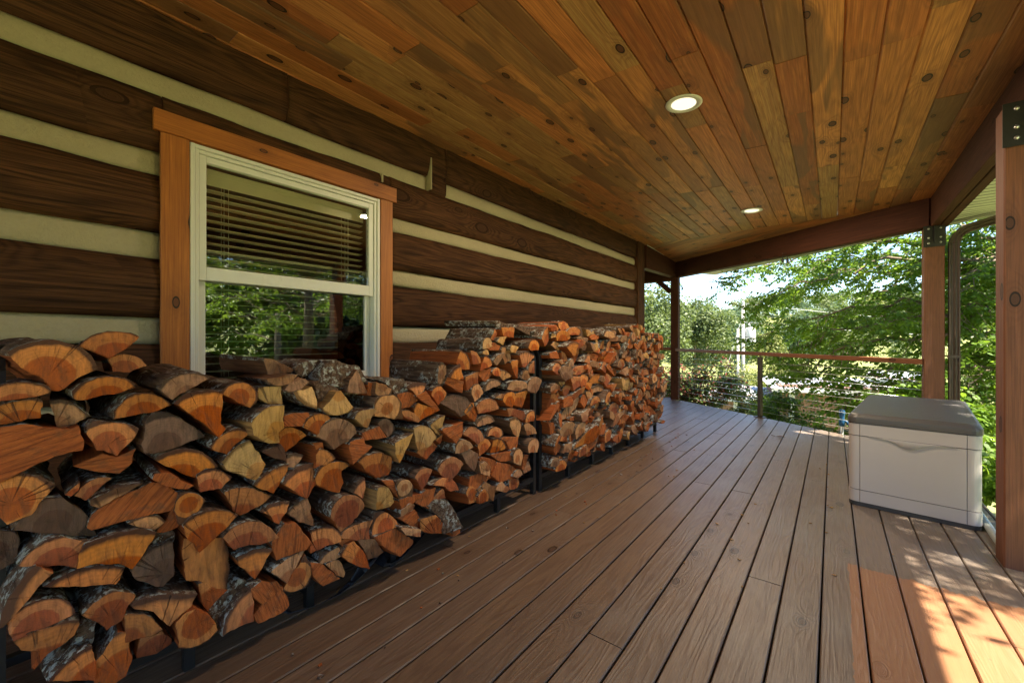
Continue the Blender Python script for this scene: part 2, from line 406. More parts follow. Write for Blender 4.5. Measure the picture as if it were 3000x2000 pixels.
def mk_end(name, heart, sap, rim, grey=0.0, mott=0.3, hb=0.62, flat=False):
    t = NT(name); rv = t.attr('ring').outputs['Vector']; r = t.rnd(); c = t.coord()
    nz = t.noise(t.vmath('SCALE', rv, 1.0), 2.2, 3, 0.6)
    rad = t.math('ADD', t.vmath('LENGTH', rv), t.math('MULTIPLY_ADD', nz, 0.22, -0.11))
    rad = t.math('ADD', rad, t.math('MULTIPLY_ADD', r, 0.16, -0.08))
    sc_ = t.noise(t.map(c, (20, 70, 12)), 1.0, 5, 0.7)
    col = t.ramp(rad, [(0.0, tuple(x * 0.92 for x in heart)), (hb - 0.03, heart), (hb + 0.02, sap), (0.90, tuple(min(1, x * 1.08) for x in sap)), (0.965, rim)])
    rings = t.math('MULTIPLY_ADD', t.math('SINE', t.math('MULTIPLY', rad, 85)), 0.5, 0.5)
    col = t.mix(t.math('MULTIPLY', rings, 0.13), col, rim)
    dv = t.vmath('NORMALIZE', rv)
    off = t.n('ShaderNodeCombineXYZ'); t.l(t.math('MULTIPLY', r, 90), off.inputs[0])
    cn = t.noise(t.vmath('ADD', t.vmath('SCALE', dv, 1.6), off.outputs[0]), 2.0, 1, 0.5)
    wob = t.noise(c, 30, 3, 0.6)
    cn = t.math('ADD', cn, t.math('MULTIPLY_ADD', wob, 0.02, -0.01))
    crack = t.math('MULTIPLY', t.ramp(cn, [(0.490, 0.0), (0.5, 1.0), (0.510, 0.0)]), t.ramp(t.noise(t.vmath('ADD', c, off.outputs[0]), 9, 2), [(0.48, 0.0), (0.56, 1.0)]))
    dirt = t.noise(c, 24, 5, 0.7)
    col = t.mix(t.ramp(dirt, [(0.46, 0.0), (0.68, mott + 0.25)]), col, t.mix(0.5, col, (0.07, 0.045, 0.03)))
    col = t.mix(t.ramp(sc_, [(0.36, 0.65), (0.56, 0.0)]), col, t.mix(0.7, col, rim))
    col = t.mix(t.math('MULTIPLY', crack, 0.7), col, (0.022, 0.008, 0.005))
    hv = t.n('ShaderNodeHueSaturation'); t.l(t.mix(t.math('MULTIPLY', t.math('FRACT', t.math('MULTIPLY', r, 13.1)), 0.42), col, t.mix(0.5, col, (0.20, 0.115, 0.07))), hv.inputs['Color'])
    t.l(t.math('MULTIPLY_ADD', r, 0.5, 0.62), hv.inputs['Value'])
    t.l(t.math('MULTIPLY_ADD', t.math('FRACT', t.math('MULTIPLY', r, 7.3)), 0.006, 0.4965), hv.inputs['Hue'])
    t.l(t.math('MULTIPLY_ADD', t.math('FRACT', t.math('MULTIPLY', r, 3.7)), 0.12, 0.96), hv.inputs['Saturation'])
    t.bump(t.math('ADD', sc_, t.math('MULTIPLY', crack, -1.5)), 0.8, 0.008)
    return t.fin(hv.outputs[0], 0.72, 0.22)
ENDS = {
 'o': mk_end('end_orange', (0.43, 0.095, 0.020), (0.62, 0.225, 0.065), (0.07, 0.026, 0.014)),
 'p': mk_end('end_pale', (0.42, 0.150, 0.055), (0.60, 0.30, 0.135), (0.10, 0.045, 0.02), mott=0.4, hb=0.45),
 'y': mk_end('end_yellow', (0.60, 0.265, 0.075), (0.70, 0.40, 0.15), (0.20, 0.10, 0.03), mott=0.25, hb=0.35),
 'g': mk_end('end_greyed', (0.30, 0.125, 0.055), (0.42, 0.21, 0.105), (0.06, 0.035, 0.02), mott=0.75, hb=0.5),
 'd': mk_end('end_dark', (0.13, 0.060, 0.036), (0.19, 0.105, 0.068), (0.03, 0.018, 0.012), mott=0.8, hb=0.5),
 's': None, 'b': M_bark}
def mk_torn():
    t = NT('torn_split'); c = t.coord(); r = t.rnd()
    vr = t.n('ShaderNodeVectorRotate', rotation_type='X_AXIS'); t.l(c, vr.inputs['Vector']); t.l(t.math('MULTIPLY_ADD', r, 5.0, -2.5), vr.inputs['Angle'])
    p = vr.outputs[0]
    fib = t.noise(t.map(p, (40, 9, 110)), 1.0, 5, 0.65, 0.6); big = t.noise(p, 14, 4, 0.6)
    col = t.mix(big, (0.27, 0.062, 0.017), (0.50, 0.15, 0.035)); col = t.mix(t.ramp(fib, [(0.36, 0.8), (0.56, 0.0)]), col, (0.12, 0.028, 0.010))
    col = t.mix(t.ramp(t.noise(p, 22, 4), [(0.55, 0.0), (0.7, 0.6)]), col, (0.10, 0.05, 0.028))
    t.bump(fib, 0.8, 0.008)
    return t.fin(col, 0.78, 0.2)
ENDS['s'] = mk_torn()
SPL = {'o': M_split, 's': M_split, 'p': M_splitb, 'y': M_splity, 'g': M_splitb, 'd': M_splitb, 'b': M_bark}

# ---- foliage
def mk_leaf(name, a, b, trans=0.4, gloss=0.35):
    t = NT(name); tone = t.attr('tone').outputs['Fac']
    col = t.mix(tone, a, b)
    t.fin(col, 0.45, gloss)
    tr = t.n('ShaderNodeBsdfTranslucent'); t.l(t.mix(0.35, col, (0.30, 0.42, 0.03)), tr.inputs[0])
    m = t.n('ShaderNodeMixShader'); m.inputs[0].default_value = trans
    t.l(t.b.outputs[0], m.inputs[1]); t.l(tr.outputs[0], m.inputs[2]); t.l(m.outputs[0], t.out.inputs[0])
    return t.m
L_fore = mk_leaf('leaf_bright', (0.055, 0.13, 0.010), (0.16, 0.27, 0.030), 0.55)
L_shrub = mk_leaf('leaf_shrub', (0.038, 0.075, 0.015), (0.09, 0.145, 0.035), 0.3)
L_red = mk_leaf('leaf_red', (0.13, 0.022, 0.022), (0.22, 0.06, 0.045), 0.3)
L_far = mk_leaf('leaf_far', (0.055, 0.080, 0.032), (0.125, 0.155, 0.065), 0.3, 0.2)
L_yel = mk_leaf('leaf_yellowish', (0.09, 0.11, 0.025), (0.17, 0.18, 0.055), 0.3, 0.2)
L_blue = mk_leaf('leaf_blueish', (0.035, 0.07, 0.045), (0.08, 0.125, 0.075), 0.3, 0.2)
M_trunk = plain('tree_bark', (0.16, 0.12, 0.085), 0.9, 0, 0.4, 18, 0.6)
def mk_ground():
    t = NT('lawn'); g = t.n('ShaderNodeNewGeometry').outputs['Position']
    n = t.noise(g, 0.25, 5, 0.65); f = t.noise(g, 9, 4, 0.7)
    col = t.mix(n, (0.19, 0.215, 0.08), (0.31, 0.31, 0.135)); col = t.mix(t.math('MULTIPLY', f, 0.6), col, (0.09, 0.12, 0.03))
    t.bump(f, 0.6, 0.05); return t.fin(col, 0.95, 0.1)
M_lawn = mk_ground()
M_gravel = plain('gravel', (0.27, 0.25, 0.22), 0.95, 0, 0.25, 12, 0.4)
M_mulch = plain('mulch', (0.10, 0.06, 0.04), 0.95, 0, 0.5, 14, 0.6)

# ------------------------------------------------------------------ deck
def edge_y(x):                            # the deck's far, diagonal edge
    return 7.37 - 0.745 * (x + 0.885)
deck = MB()
xs = -0.335 - 0.147 * 20
gx = [xs + 0.147 * i for i in range(0, 40)]
for i, x0 in enumerate(gx):
    a, b = x0 + 0.0036, x0 + 0.147 - 0.0036
    if a > 0.86: break
    if x0 < -2.90: continue
    b = min(b, 0.86)
    y = -3.2 - random.uniform(0, 2.5)
    ymax = edge_y((a + b) / 2) if x0 > -2.5 else 7.0
    if x0 <= -2.47 and x0 > -2.7: ymax = 8.4
    first = True
    while y < ymax - 0.01:
        L = random.choice([2.4, 3.0, 3.6, 4.2]) + random.uniform(-0.3, 0.3)
        y1 = min(y + L, ymax)
        if ymax - y1 < 0.5: y1 = ymax
        last = y1 >= ymax - 1e-6
        tone = random.random(); o = (random.uniform(0, 60), random.uniform(0, 60))
        # chamfered board; its far end is cut along the diagonal edge
        c = 0.004; z1, z0 = 0.0, -0.032
        dz = random.uniform(-0.0012, 0.0012)
        prof = [(a, z0), (b, z0), (b, z1 - c), (b - c, z1), (a + c, z1), (a, z1 - c)]
        vs = []
        for px, pz in prof: vs.append((px, y + 0.002, pz + dz))
        for px, pz in prof:
            ye = y1 - 0.002
            if last and x0 > -2.5: ye = edge_y(px)
            vs.append((px, ye, pz + dz))
        n = 6; fs = []; uv = []
        per = [0, 0.138, 0.166, 0.172, 0.304, 0.31, 0.338]
        for k in range(n):
            j = (k + 1) % n
            fs.append((k, n + k, n + j, j))
            uv.append([(y + o[0], per[k] + o[1]), (vs[n + k][1] + o[0], per[k] + o[1]), (vs[n + j][1] + o[0], per[k + 1] + o[1]), (y + o[0], per[k + 1] + o[1])])
        fs.append(tuple(range(n))); uv.append([(0.02 * p[1] + o[0], p[0] + o[1]) for p in prof])
        fs.append(tuple(range(n, 2 * n))[::-1]); uv.append([(0.02 * p[1] + o[0], p[0] + o[1]) for p in prof][::-1])
        deck.add(vs, fs, 0, uv, tone)
        y = y1
# boards of the other wing, run square to these
yy = 7.16
while yy < 8.72:
    x = -2.48
    for k in range(3):
        deck.box((x - 2.6 + 0.002, yy + 0.0045, -0.032), (x - 0.002, yy + 0.1425, 0), 0, 'x', bev=0.004); x -= 2.6
    yy += 0.147
deck.box((-2.80, -5.6, -0.30), (0.80, 5.95, -0.06), 1)      # joists and shade under the boards
deck.prism([(-2.8, 5.95), (0.80, 5.95), (-2.50, edge_y(-2.5) - 0.15), (-2.8, 8.3)], -0.30, -0.06, 1)
deck.box((-10.0, 7.2, -0.30), (-2.81, 8.6, -0.06), 1)
for (p, q) in [((0.845, -5.6), (0.845, 6.05)), ]:
    deck.beam((*p, -0.155), (*q, -0.155), 0.03, 0.235, 2)
deck.beam((0.86, edge_y(0.86) - 0.03, -0.155), (-2.5, edge_y(-2.5) - 0.03, -0.155), 0.03, 0.235, 2)
dk = deck.build('deck', [M_deck, M_dark, M_beam]); tag(dk, kind='structure')

# ------------------------------------------------------------------ ceiling and roof
def ceil_z(x): return CAMZ + 1.706 - 0.0564 * (x + 2.70)
roof = empty('porch_roof', (0, 0, 2.6)); tag(roof, 'timber porch roof with knotty pine board ceiling on dark beams', 'porch roof')
RI = Matrix.Translation((0, 0, -2.6))
def rpart(mb, name, mats):
    o = mb.build(name, mats, roof); o.location = (0, 0, -2.6); return o
def mitre_y(x): return 7.17 + (6.30 - 7.17) * (x + 2.66) / (0.81 + 2.66)
cb = MB(); pitch = 0.1545
nb = 24; x0c = 0.815 - pitch * nb
LIGHTS = [(-0.79, 2.88), (-0.78, 5.74)]
for i in range(nb):
    a, b = x0c + pitch * i + 0.0008, x0c + pitch * (i + 1) - 0.0008
    y = -4.0 - random.uniform(0, 1.6)
    while y < mitre_y(a):
        L = random.choice([0.9, 1.3, 1.8, 2.4, 1.1, 0.7]) * random.uniform(0.85, 1.15)
        y1 = y + L; ca = mitre_y(a); cbm = mitre_y(b)
        last = y1 > min(ca, cbm) - 0.25
        tone = random.random(); o = (random.uniform(0, 80), random.uniform(0, 80))
        g = 0.010; t_ = 0.018
        def cz(x): return ceil_z(x)
        # V-grooved edge: face flat, both long edges eased back
        prof = [(a, g * 0.9), (a + g, 0), (b - g * 0.25, 0), (b, g * 0.35), (b, t_), (a, t_)]
        dz = random.uniform(0, 0.003)
        vs = [(px, y + 0.0014, cz(px) + pz + dz) for px, pz in prof]
        vs += [(px, (mitre_y(px) if last else y1 - 0.0014), cz(px) + pz + dz) for px, pz in prof]
        n = 6; per = [0, 0.008, 0.15, 0.156, 0.17, 0.32, 0.34]; fs = []; uv = []
        for k in range(n):
            j = (k + 1) % n
            fs.append((k, j, n + j, n + k))
            uv.append([(y + o[0], per[k] + o[1]), (y + o[0], per[k + 1] + o[1]), (vs[n + j][1] + o[0], per[k + 1] + o[1]), (vs[n + k][1] + o[0], per[k] + o[1])])
        fs.append(tuple(range(n))[::-1]); uv.append([(o[0], o[1])] * n)
        fs.append(tuple(range(n, 2 * n))); uv.append([(o[0], o[1])] * n)
        cb.add(vs, fs, 0, uv, tone)
        if last: break
        y = y1
ceil = rpart(cb, 'ceiling', [M_ceil])
# the hipped corner panel: wall corner, porch corner, far corner
A = Vector((-2.66, 7.17, ceil_z(-2.66))); B = Vector((0.81, 6.30, ceil_z(0.81))); Cc = Vector((-2.50, 8.62, CAMZ + 1.585))
hp = MB(); nrm = (B - A).cross(Cc - A).normalized()
if nrm.z < 0: nrm = -nrm
dirb = (B - Cc).normalized(); acr = nrm.cross(dirb)
ds = [(p - A).dot(acr) for p in (A, B, Cc)]; lo, hi = min(ds), max(ds)
def clip_strip(poly, d0, d1):
    def cl(poly, f):
        out = []
        for i in range(len(poly)):
            p, q = poly[i], poly[(i + 1) % len(poly)]; fp, fq = f(p), f(q)
            if fp >= 0: out.append(p)
            if fp * fq < 0: out.append(p + (q - p) * (fp / (fp - fq)))
        return out
    poly = cl(poly, lambda p: (p - A).dot(acr) - d0)
    return cl(poly, lambda p: d1 - (p - A).dot(acr)) if poly else []
d = lo
while d < hi:
    poly = clip_strip([A, B, Cc], d + 0.001, d + 0.1535)
    if len(poly) >= 3:
        o = (random.uniform(0, 50), random.uniform(0, 50)); n = len(poly)
        dn = random.uniform(-0.001, 0.002)
        vs = [p + nrm * dn for p in poly] + [p + nrm * 0.02 for p in poly]
        fs = [tuple(range(n)), tuple(range(n, 2 * n))[::-1]] + [(i, (i + 1) % n, n + (i + 1) % n, n + i) for i in range(n)]
        uu = [((p - A).dot(dirb) + o[0], (p - A).dot(acr) + o[1]) for p in poly]
        hp.add(vs, fs, 0, [uu, uu[::-1]] + [[uu[0]] * 4] * n, random.random())
    d += 0.1545
rpart(hp, 'corner_ceiling', [M_ceil])
# beams
b = MB()
zb, zt = CAMZ + 1.21, CAMZ + 1.66
b.box((0.812, -5.5, zb), (0.878, 6.28, zt), 0, 'y', bev=0.004); b.box((0.882, -5.5, zb - 0.003), (0.950, 6.25, zt), 0, 'y', bev=0.004)
rpart(b, 'eave_beam', [M_beam])
b = MB()
b.beam((0.84, 6.17, CAMZ + 1.21 + 0.17), (-2.52, 8.63, CAMZ + 1.29 + 0.17), 0.14, 0.34, 0, bev=0.005)
rpart(b, 'diagonal_beam', [M_beam])
b = MB()
b.beam((-2.64, 7.12, CAMZ + 1.29 + 0.20), (-2.55, 8.60, CAMZ + 1.29 + 0.20), 0.13, 0.40, 0, bev=0.005)
rpart(b, 'corner_beam', [M_beam])
b = MB(); b.beam((-2.575, 7.15, ceil_z(-2.6) - 0.006), (-2.50, 8.50, CAMZ + 1.60), 0.012, 0.012, 0)
rpart(b, 'caulk_line', [M_vinyl])
b = MB()
b.box((-9.0, 8.54, CAMZ + 1.235), (-2.58, 8.68, CAMZ + 1.50), 0, 'x', bev=0.005)
b.beam((-2.62, 8.61, CAMZ + 1.02), (-2.86, 8.61, CAMZ + 1.25), 0.09, 0.09, 0)
rpart(b, 'far_wing_beam', [M_beam])
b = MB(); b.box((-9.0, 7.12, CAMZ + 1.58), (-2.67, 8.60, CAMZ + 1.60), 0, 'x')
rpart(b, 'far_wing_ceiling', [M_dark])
# soffit under the overhang, panels across it
b = MB(); zs = CAMZ + 1.275
XE = 1.62
def diag_out(x): return 6.34 - 0.72 * (x - 0.95)
y = -5.4
while y < 6.3:
    y1 = y + 0.080
    pts = [(0.952, y), (XE, y), (XE, y1), (0.952, y1)]
    pts = [(px, min(py, diag_out(px))) for px, py in pts]
    if pts[3][1] - pts[0][1] > 0.002:
        b.prism(pts, zs, zs + 0.002, 0)
    y += 0.1045
b.prism([(0.952, -5.4), (XE, -5.4), (XE, diag_out(XE)), (0.952, diag_out(0.952))], zs + 0.0026, zs + 0.012, 1)
rpart(b, 'soffit', [M_soffit, M_boxd])
b = MB(); b.box((XE + 0.002, -5.5, zs - 0.02), (XE + 0.022, 5.95, zs + 0.17), 0)
b.beam((XE + 0.02, diag_out(XE) + 0.012, zs + 0.07), (0.80, diag_out(0.80) + 0.012, zs + 0.07), 0.02, 0.18, 0)
rpart(b, 'fascia', [M_soffit])
b = MB()
gp = [(0, 0.02), (0.03, 0.0), (0.10, 0.0), (0.125, 0.04), (0.125, 0.12), (0.118, 0.12), (0.118, 0.045), (0.097, 0.007), (0.03, 0.007), (0.007, 0.03), (0.007, 0.12), (0, 0.12)]
M_ = Matrix(((1, 0, 0, XE + 0.024), (0, 0, 1, 0), (0, 1, 0, zs - 0.01), (0, 0, 0, 1)))
b.prism(gp, -5.5, 5.95, 0, M_)
rpart(b, 'gutter', [M_spout])
# the roof deck itself keeps the sun out
b = MB()
def slab(p):
    vs = [Vector(q) for q in p] + [Vector(q) + Vector((0, 0, 0.06)) for q in p]; n = len(p)
    b.add(vs, [tuple(range(n)), tuple(range(n, 2 * n))[::-1]] + [(i, (i + 1) % n, n + (i + 1) % n, n + i) for i in range(n)])
slab([(-3.3, -5.6, 3.35), (XE + 0.03, -5.6, 2.64), (XE + 0.03, diag_out(XE), 2.64), (0.82, diag_out(0.82), 2.90), (-3.3, 7.3, 3.35)])
slab([(-3.3, 7.3, 3.351), (0.82, diag_out(0.82), 2.901), (-2.45, 8.85, 2.90), (-9, 8.85, 2.90), (-9, 7.3, 3.351)])
slab([(0.95, 6.12, 2.612), (1.70, 6.95, 2.612), (-2.02, 9.72, 2.612), (-2.52, 8.75, 2.612)])  # unseen overhang added past the diagonal beam to block sun on the deck
rpart(b, 'roof_sheet_and_sun_block', [M_roof])

# ------------------------------------------------------------------ posts
def post(loc, wx, wy, ztop, label, rz=0, bracket=True, mat=None):
    e = empty('porch_post', (loc[0], loc[1], 0), rz); tag(e, label, 'post', 'posts carrying the porch roof')
    m = MB(); m.box((-wx / 2, -wy / 2, 0.002), (wx / 2, wy / 2, ztop), 0, 'z', bev=0.006); m.build('shaft', mat or M_post, e)
    if bracket:
        k = MB(); zt_ = ztop
        k.box((-wx / 2 - 0.006, -wy / 2 - 0.008, zt_ - 0.21), (wx / 2 + 0.006, -wy / 2 - 0.002, zt_ + 0.015), 0)
        k.box((-0.006, -wy / 2 - 0.035, zt_ - 0.16), (0.006, -wy / 2 - 0.008, zt_ + 0.01), 0)
        pk = k.build('bracket', M_black, e)
        for sx in (-0.045, 0.045):
            for dz_ in (-0.17, -0.115, -0.02):
                bm_ = MB(); bm_.lathe([(0.0105, 0), (0.0105, 0.004), (0.006, 0.008)], 10)
                o = bm_.build('bolt', M_cable, pk); o.location = (sx, -wy / 2 - 0.008, zt_ + dz_); o.rotation_euler = (R(90), 0, 0)
    return e
post((-2.52, 8.60), 0.145, 0.145, CAMZ + 1.29, 'dark timber post at the far corner beyond the stacked firewood', bracket=False, mat=M_beam)
post((0.840, 6.20), 0.155, 0.155, CAMZ + 1.205, 'brown timber post behind the storage box with a black steel bracket')
post((0.783, 3.31), 0.172, 0.14, CAMZ + 1.208, 'big near timber post at the right, beside the pale storage box')
post((0.783, 0.25), 0.172, 0.14, CAMZ + 1.208, 'timber post outside the picture on the right', bracket=True)

# ------------------------------------------------------------------ log wall (its own frame: y runs along the wall)
WL = empty('log_wall', (-2.78, 0.0, 0.0), R(-1.2)); tag(WL, 'dark hewn log wall with pale chinking between the logs', 'log wall')
WEND = 7.10
WIN = (0.67, 1.837, 0.857, 2.25)         # y0 y1 z0 z1 of the white window frame
def wavy(y, s, a=0.011): return a * (noise.noise((y * 0.9, s * 7.1, 0)) * 1.4 + noise.noise((y * 4.0, s * 3.3, 5)) * 0.5)
def strip(name, y0, y1, z0, z1, mats, seed, prot, rough, mi=0, step=0.045, rows=7, crown=0.012):
    """one log (or mortar bed): a bowed, hand-hewn face between two wavering edges"""
    m = MB(); ny = max(2, int((y1 - y0) / step)); o = (seed * 7.31, seed * 3.77)
    vs = []
    for i in range(ny + 1):
        y = y0 + (y1 - y0) * i / ny
        a = z0 + wavy(y, seed + z0); b_ = z1 + wavy(y, seed + z1 + 9)
        for k in range(rows + 1):
            t = k / rows; z = a + (b_ - a) * t
            x = prot + crown * (1 - (2 * t - 1) ** 2) + rough * (noise.noise((y * 2.2, z * 9, seed)) + 0.5 * noise.noise((y * 9, z * 28, seed + 3)))
            if k in (0, rows): x -= 0.012
            vs.append((x, y, z))
        vs.append((-0.12, y, b_)); vs.append((-0.12, y, a))
    w_ = rows + 3; fs = []; uv = []
    for i in range(ny):
        for k in range(w_):
            j = (k + 1) % w_
            f = (i * w_ + k, (i + 1) * w_ + k, (i + 1) * w_ + j, i * w_ + j)
            fs.append(f[::-1]); uv.append([(vs[q][1] + o[0], vs[q][2] + o[1]) for q in f[::-1]])
    fs.append(tuple(range(w_))[::-1]); uv.append([(vs[q][2] * 0.1, vs[q][0]) for q in fs[-1]])
    fs.append(tuple(ny * w_ + q for q in range(w_))); uv.append([(vs[q][2] * 0.1, vs[q][0]) for q in fs[-1]])
    m.add(vs, fs, mi, uv, (seed * 0.37) % 1, True)
    me = m.build(name, mats, WL)
    return me
Z_ch = [(0.335, 0.462), (0.748, 0.872), (1.160, 1.295), (1.608, 1.742), (2.046, 2.168), (2.462, 2.592)]
Y0, Y1 = -5.0, 6.80
wy0, wy1 = 0.56, 1.94                    # behind the casing
seed = 1
edges = [0.0] + [v for c in Z_ch for v in c] + [2.93]
for i in range(0, len(edges) - 1):
    z0, z1 = edges[i], edges[i + 1]; is_log = i % 2 == 0
    segs = []
    if z1 > WIN[2] - 0.05 and z0 < WIN[3] + 0.02:
        zc0, zc1 = max(z0, WIN[2] - 0.03), min(z1, WIN[3] + 0.02)
        segs += [(Y0, wy0, z0, z1), (wy1, Y1, z0, z1)]
        if z0 < WIN[2] - 0.05: segs.append((wy0 + 0.002, wy1 - 0.002, z0, WIN[2] - 0.04))
        if z1 > WIN[3] + 0.03: segs.append((wy0 + 0.002, wy1 - 0.002, WIN[3] + 0.04, z1))
    else: segs = [(Y0, Y1, z0, z1)]
    for (a, b_, c_, d_) in segs:
        seed += 1
        if is_log:
            # a few logs are butted from two lengths, with a thin pale joint
            cuts = []
            if i == 12: cuts = [1.18, 2.525]
            if i == 10 and a > 1.9: cuts = []
            if i == 10 and a < -1: cuts = []
            ys = [a] + [c for c in cuts if a < c < b_] + [b_]
            for q in range(len(ys) - 1):
                seed += 1
                strip('log', ys[q] + (0.004 if q else 0), ys[q + 1] - 0.004, c_ + 0.002, d_ - 0.002, [M_log], seed, 0.0, 0.013, crown=0.020)
        else:
            if i == 11:
                strip('chinking', a, 2.325, c_, d_, [M_chink], seed, -0.032, 0.0045, rows=6, crown=0.004)
                strip('chinking', 2.53, b_, c_, d_, [M_chink], seed + 40, -0.030, 0.003, rows=4, crown=0.006)
                strip('log_butt', 2.345, 2.522, c_ - 0.01, d_ + 0.05, [M_log], seed + 60, -0.004, 0.006)
            else:
                strip('chinking', a, b_, c_, d_, [M_chink], seed, -0.032, 0.0045, rows=6, crown=0.004)
for (yj, za, zb_) in [(2.335, 2.47, 2.74), (1.86, 2.39, 2.455)]:
    m = MB(); m.box((-0.05, yj - 0.008, za), (0.030, yj + 0.004, zb_), 0, 'z'); m.build('joint_mortar', M_chink, WL)
m = MB(); m.box((-0.02, 1.93, 0.0), (-0.06, 1.94, 0.1), 0)
m = MB(); m.box((-0.30, 6.803, 0.0), (0.035, 6.96, 2.92), 0, 'z', bev=0.006); m.box((-0.30, 6.963, 0.0), (0.030, 7.10, 2.92), 0, 'z', bev=0.006)
m.build('corner_board', [M_log], WL)
m = MB(); m.box((-0.16, -5.0, 0.0), (-0.122, wy0 - 0.01, 2.93), 0); m.box((-0.16, wy1 + 0.01, 0.0), (-0.122, 7.0, 2.93), 0)
m.box((-0.16, wy0 - 0.009, 0.0), (-0.122, wy1 + 0.009, WIN[2] - 0.03), 0); m.box((-0.16, wy0 - 0.009, WIN[3] + 0.02), (-0.122, wy1 + 0.009, 2.93), 0)
m.box((-0.16, -5.0, -1.5), (0.0, 7.05, -0.31), 0); m.box((-3.0, 6.9, -1.5), (-0.161, 7.05, 2.9), 0)
m.build('wall_core', [M_dark], WL)
# window
win = empty('window', (0, 0, 0), 0, WL)
m = MB()
m.box((0.004, 0.548, WIN[2] - 0.06), (0.036, 0.668, 2.2535), 0, 'z', bev=0.003); m.box((0.004, 1.839, WIN[2] - 0.06), (0.036, 1.945, 2.2535), 0, 'z', bev=0.003)
m.box((0.006, 0.518, 2.256), (0.046, 1.972, 2.366), 0, 'y', bev=0.003)
m.build('casing', M_casing, win)
def ring(mb, y0, y1, z0, z1, w, x0, x1, wb=None, bev=0.003):
    wb = wb or w
    mb.box((x0, y0, z0), (x1, y0 + w, z1), 0, 'z', bev=bev); mb.box((x0, y1 - w, z0), (x1, y1, z1), 0, 'z', bev=bev)
    mb.box((x0, y0 + w + 0.0005, z1 - w), (x1 - 0.0008, y1 - w - 0.0005, z1), 0, 'y', bev=bev); mb.box((x0, y0 + w + 0.0005, z0), (x1 - 0.0008, y1 - w - 0.0005, z0 + wb), 0, 'y', bev=bev)
m = MB(); y0, y1, z0, z1 = WIN
ring(m, y0 + 0.001, y1 - 0.001, z0, z1 - 0.001, 0.022, -0.10, 0.030); ring(m, y0 + 0.0235, y1 - 0.0235, z0 + 0.0235, z1 - 0.0235, 0.020, -0.10, 0.018)
m.box((-0.10, y0, z0 - 0.03), (0.05, y1, z0 - 0.001), 0, 'y', bev=0.004)
m.build('frame', M_vinyl, win)
zm0, zm1 = 1.512, 1.587
m = MB(); ring(m, y0 + 0.0445, y1 - 0.0445, zm0, z1 - 0.045, 0.036, -0.034, 0.006, wb=zm1 - zm0)
m.build('upper_sash', M_vinyl, win)
m = MB(); ring(m, y0 + 0.0445, y1 - 0.0445, z0 + 0.045, zm1 - 0.01, 0.042, -0.078, -0.038, wb=0.048)
m.build('lower_sash', M_vinyl, win)
m = MB(); m.box((-0.016, y0 + 0.081, zm1), (-0.012, y1 - 0.081, z1 - 0.082), 0); m.build('upper_pane', M_pane_up, win)
m = MB(); m.box((-0.060, y0 + 0.087, z0 + 0.093), (-0.056, y1 - 0.087, zm1 - 0.055), 0); m.build('lower_pane', M_pane, win)
# blind: headrail, valance, tilted slats, ladder cords
m = MB(); by0, by1 = y0 + 0.055, y1 - 0.055
m.box((-0.175, by0, 2.135), (-0.125, by1, 2.185), 0, bev=0.003); m.box((-0.122, by0, 2.085), (-0.117, by1, 2.150), 0, bev=0.002)
zz = 2.06; k = 0
while zz > z0 + 0.08:
    tl = R(-5 if zz > 1.45 else 4)
    Mx = Matrix.Translation((-0.150, 0, zz)) @ Matrix.Rotation(tl, 4, 'Y')
    m.box((-0.024, by0, -0.0018), (0.024, by1, 0.0018), 0, 'y', mat=Mx); zz -= 0.0445; k += 1
for yc in (y0 + 0.20, (y0 + y1) / 2 + 0.02 - 2, y1 - 0.20):
    if yc < 0: continue
    for dx in (-0.124, -0.176):
        m.tube([(dx, yc, 2.14), (dx, yc, z0 + 0.07)], 0.0013, 5)
    m.tube([(-0.119, yc + 0.022, 2.14), (-0.119, yc + 0.022, z0 + 0.07)], 0.0016, 5)
m.build('blind', M_slat, win)
m = MB()
m.box((-2.6, -0.6, 0.1), (-2.55, 3.0, 2.6), 0, 'y', tone=0.3)
m.box((-2.55, -0.65, 0.1), (-0.165, -0.6, 2.6), 0, 'x', tone=0.7); m.box((-2.55, 3.0, 0.1), (-0.165, 3.05, 2.6), 0, 'x', tone=0.7)
m.box((-2.55, -0.6, 2.6), (-0.165, 3.0, 2.65), 0, 'y', tone=0.5); m.box((-2.55, -0.6, 0.05), (-0.165, 3.0, 0.1), 0, 'y', tone=0.5)
m.build('room_lining', M_room, win)

# ------------------------------------------------------------------ recessed lamps
for i, (lx, ly) in enumerate(LIGHTS):
    z = ceil_z(lx)
    e = empty('recessed_light', (lx, ly, z)); tag(e, ['lit round recessed ceiling light nearer the camera', 'lit round recessed ceiling light farther along, near the far beam'][i], 'ceiling light', 'recessed lights in the pine ceiling')
    m = MB(); m.lathe([(0.116, -0.001), (0.116, -0.005), (0.108, -0.0085), (0.086, -0.0075), (0.082, -0.004), (0.074, -0.002)], 40, caps=False)
    o = m.build('trim', M_vinyl, e); o.rotation_euler = (0, R(3.2), 0)
    m = MB(); m.lathe([(0.078, -0.0045), (0.05, -0.0035), (0.0, -0.0030)], 40, caps=False)
    o = m.build('lens', M_lamp, e); o.rotation_euler = (0, R(3.2), 0)
    ld = bpy.data.lights.new('recessed_light_glow', 'AREA'); ld.shape = 'DISK'; ld.size = 0.14; ld.energy = 7.0; ld.color = (1.0, 0.80, 0.56)
    lo_ = bpy.data.objects.new('recessed_light_glow', ld); COL.objects.link(lo_); lo_.parent = e; lo_.location = (0, 0, -0.014)

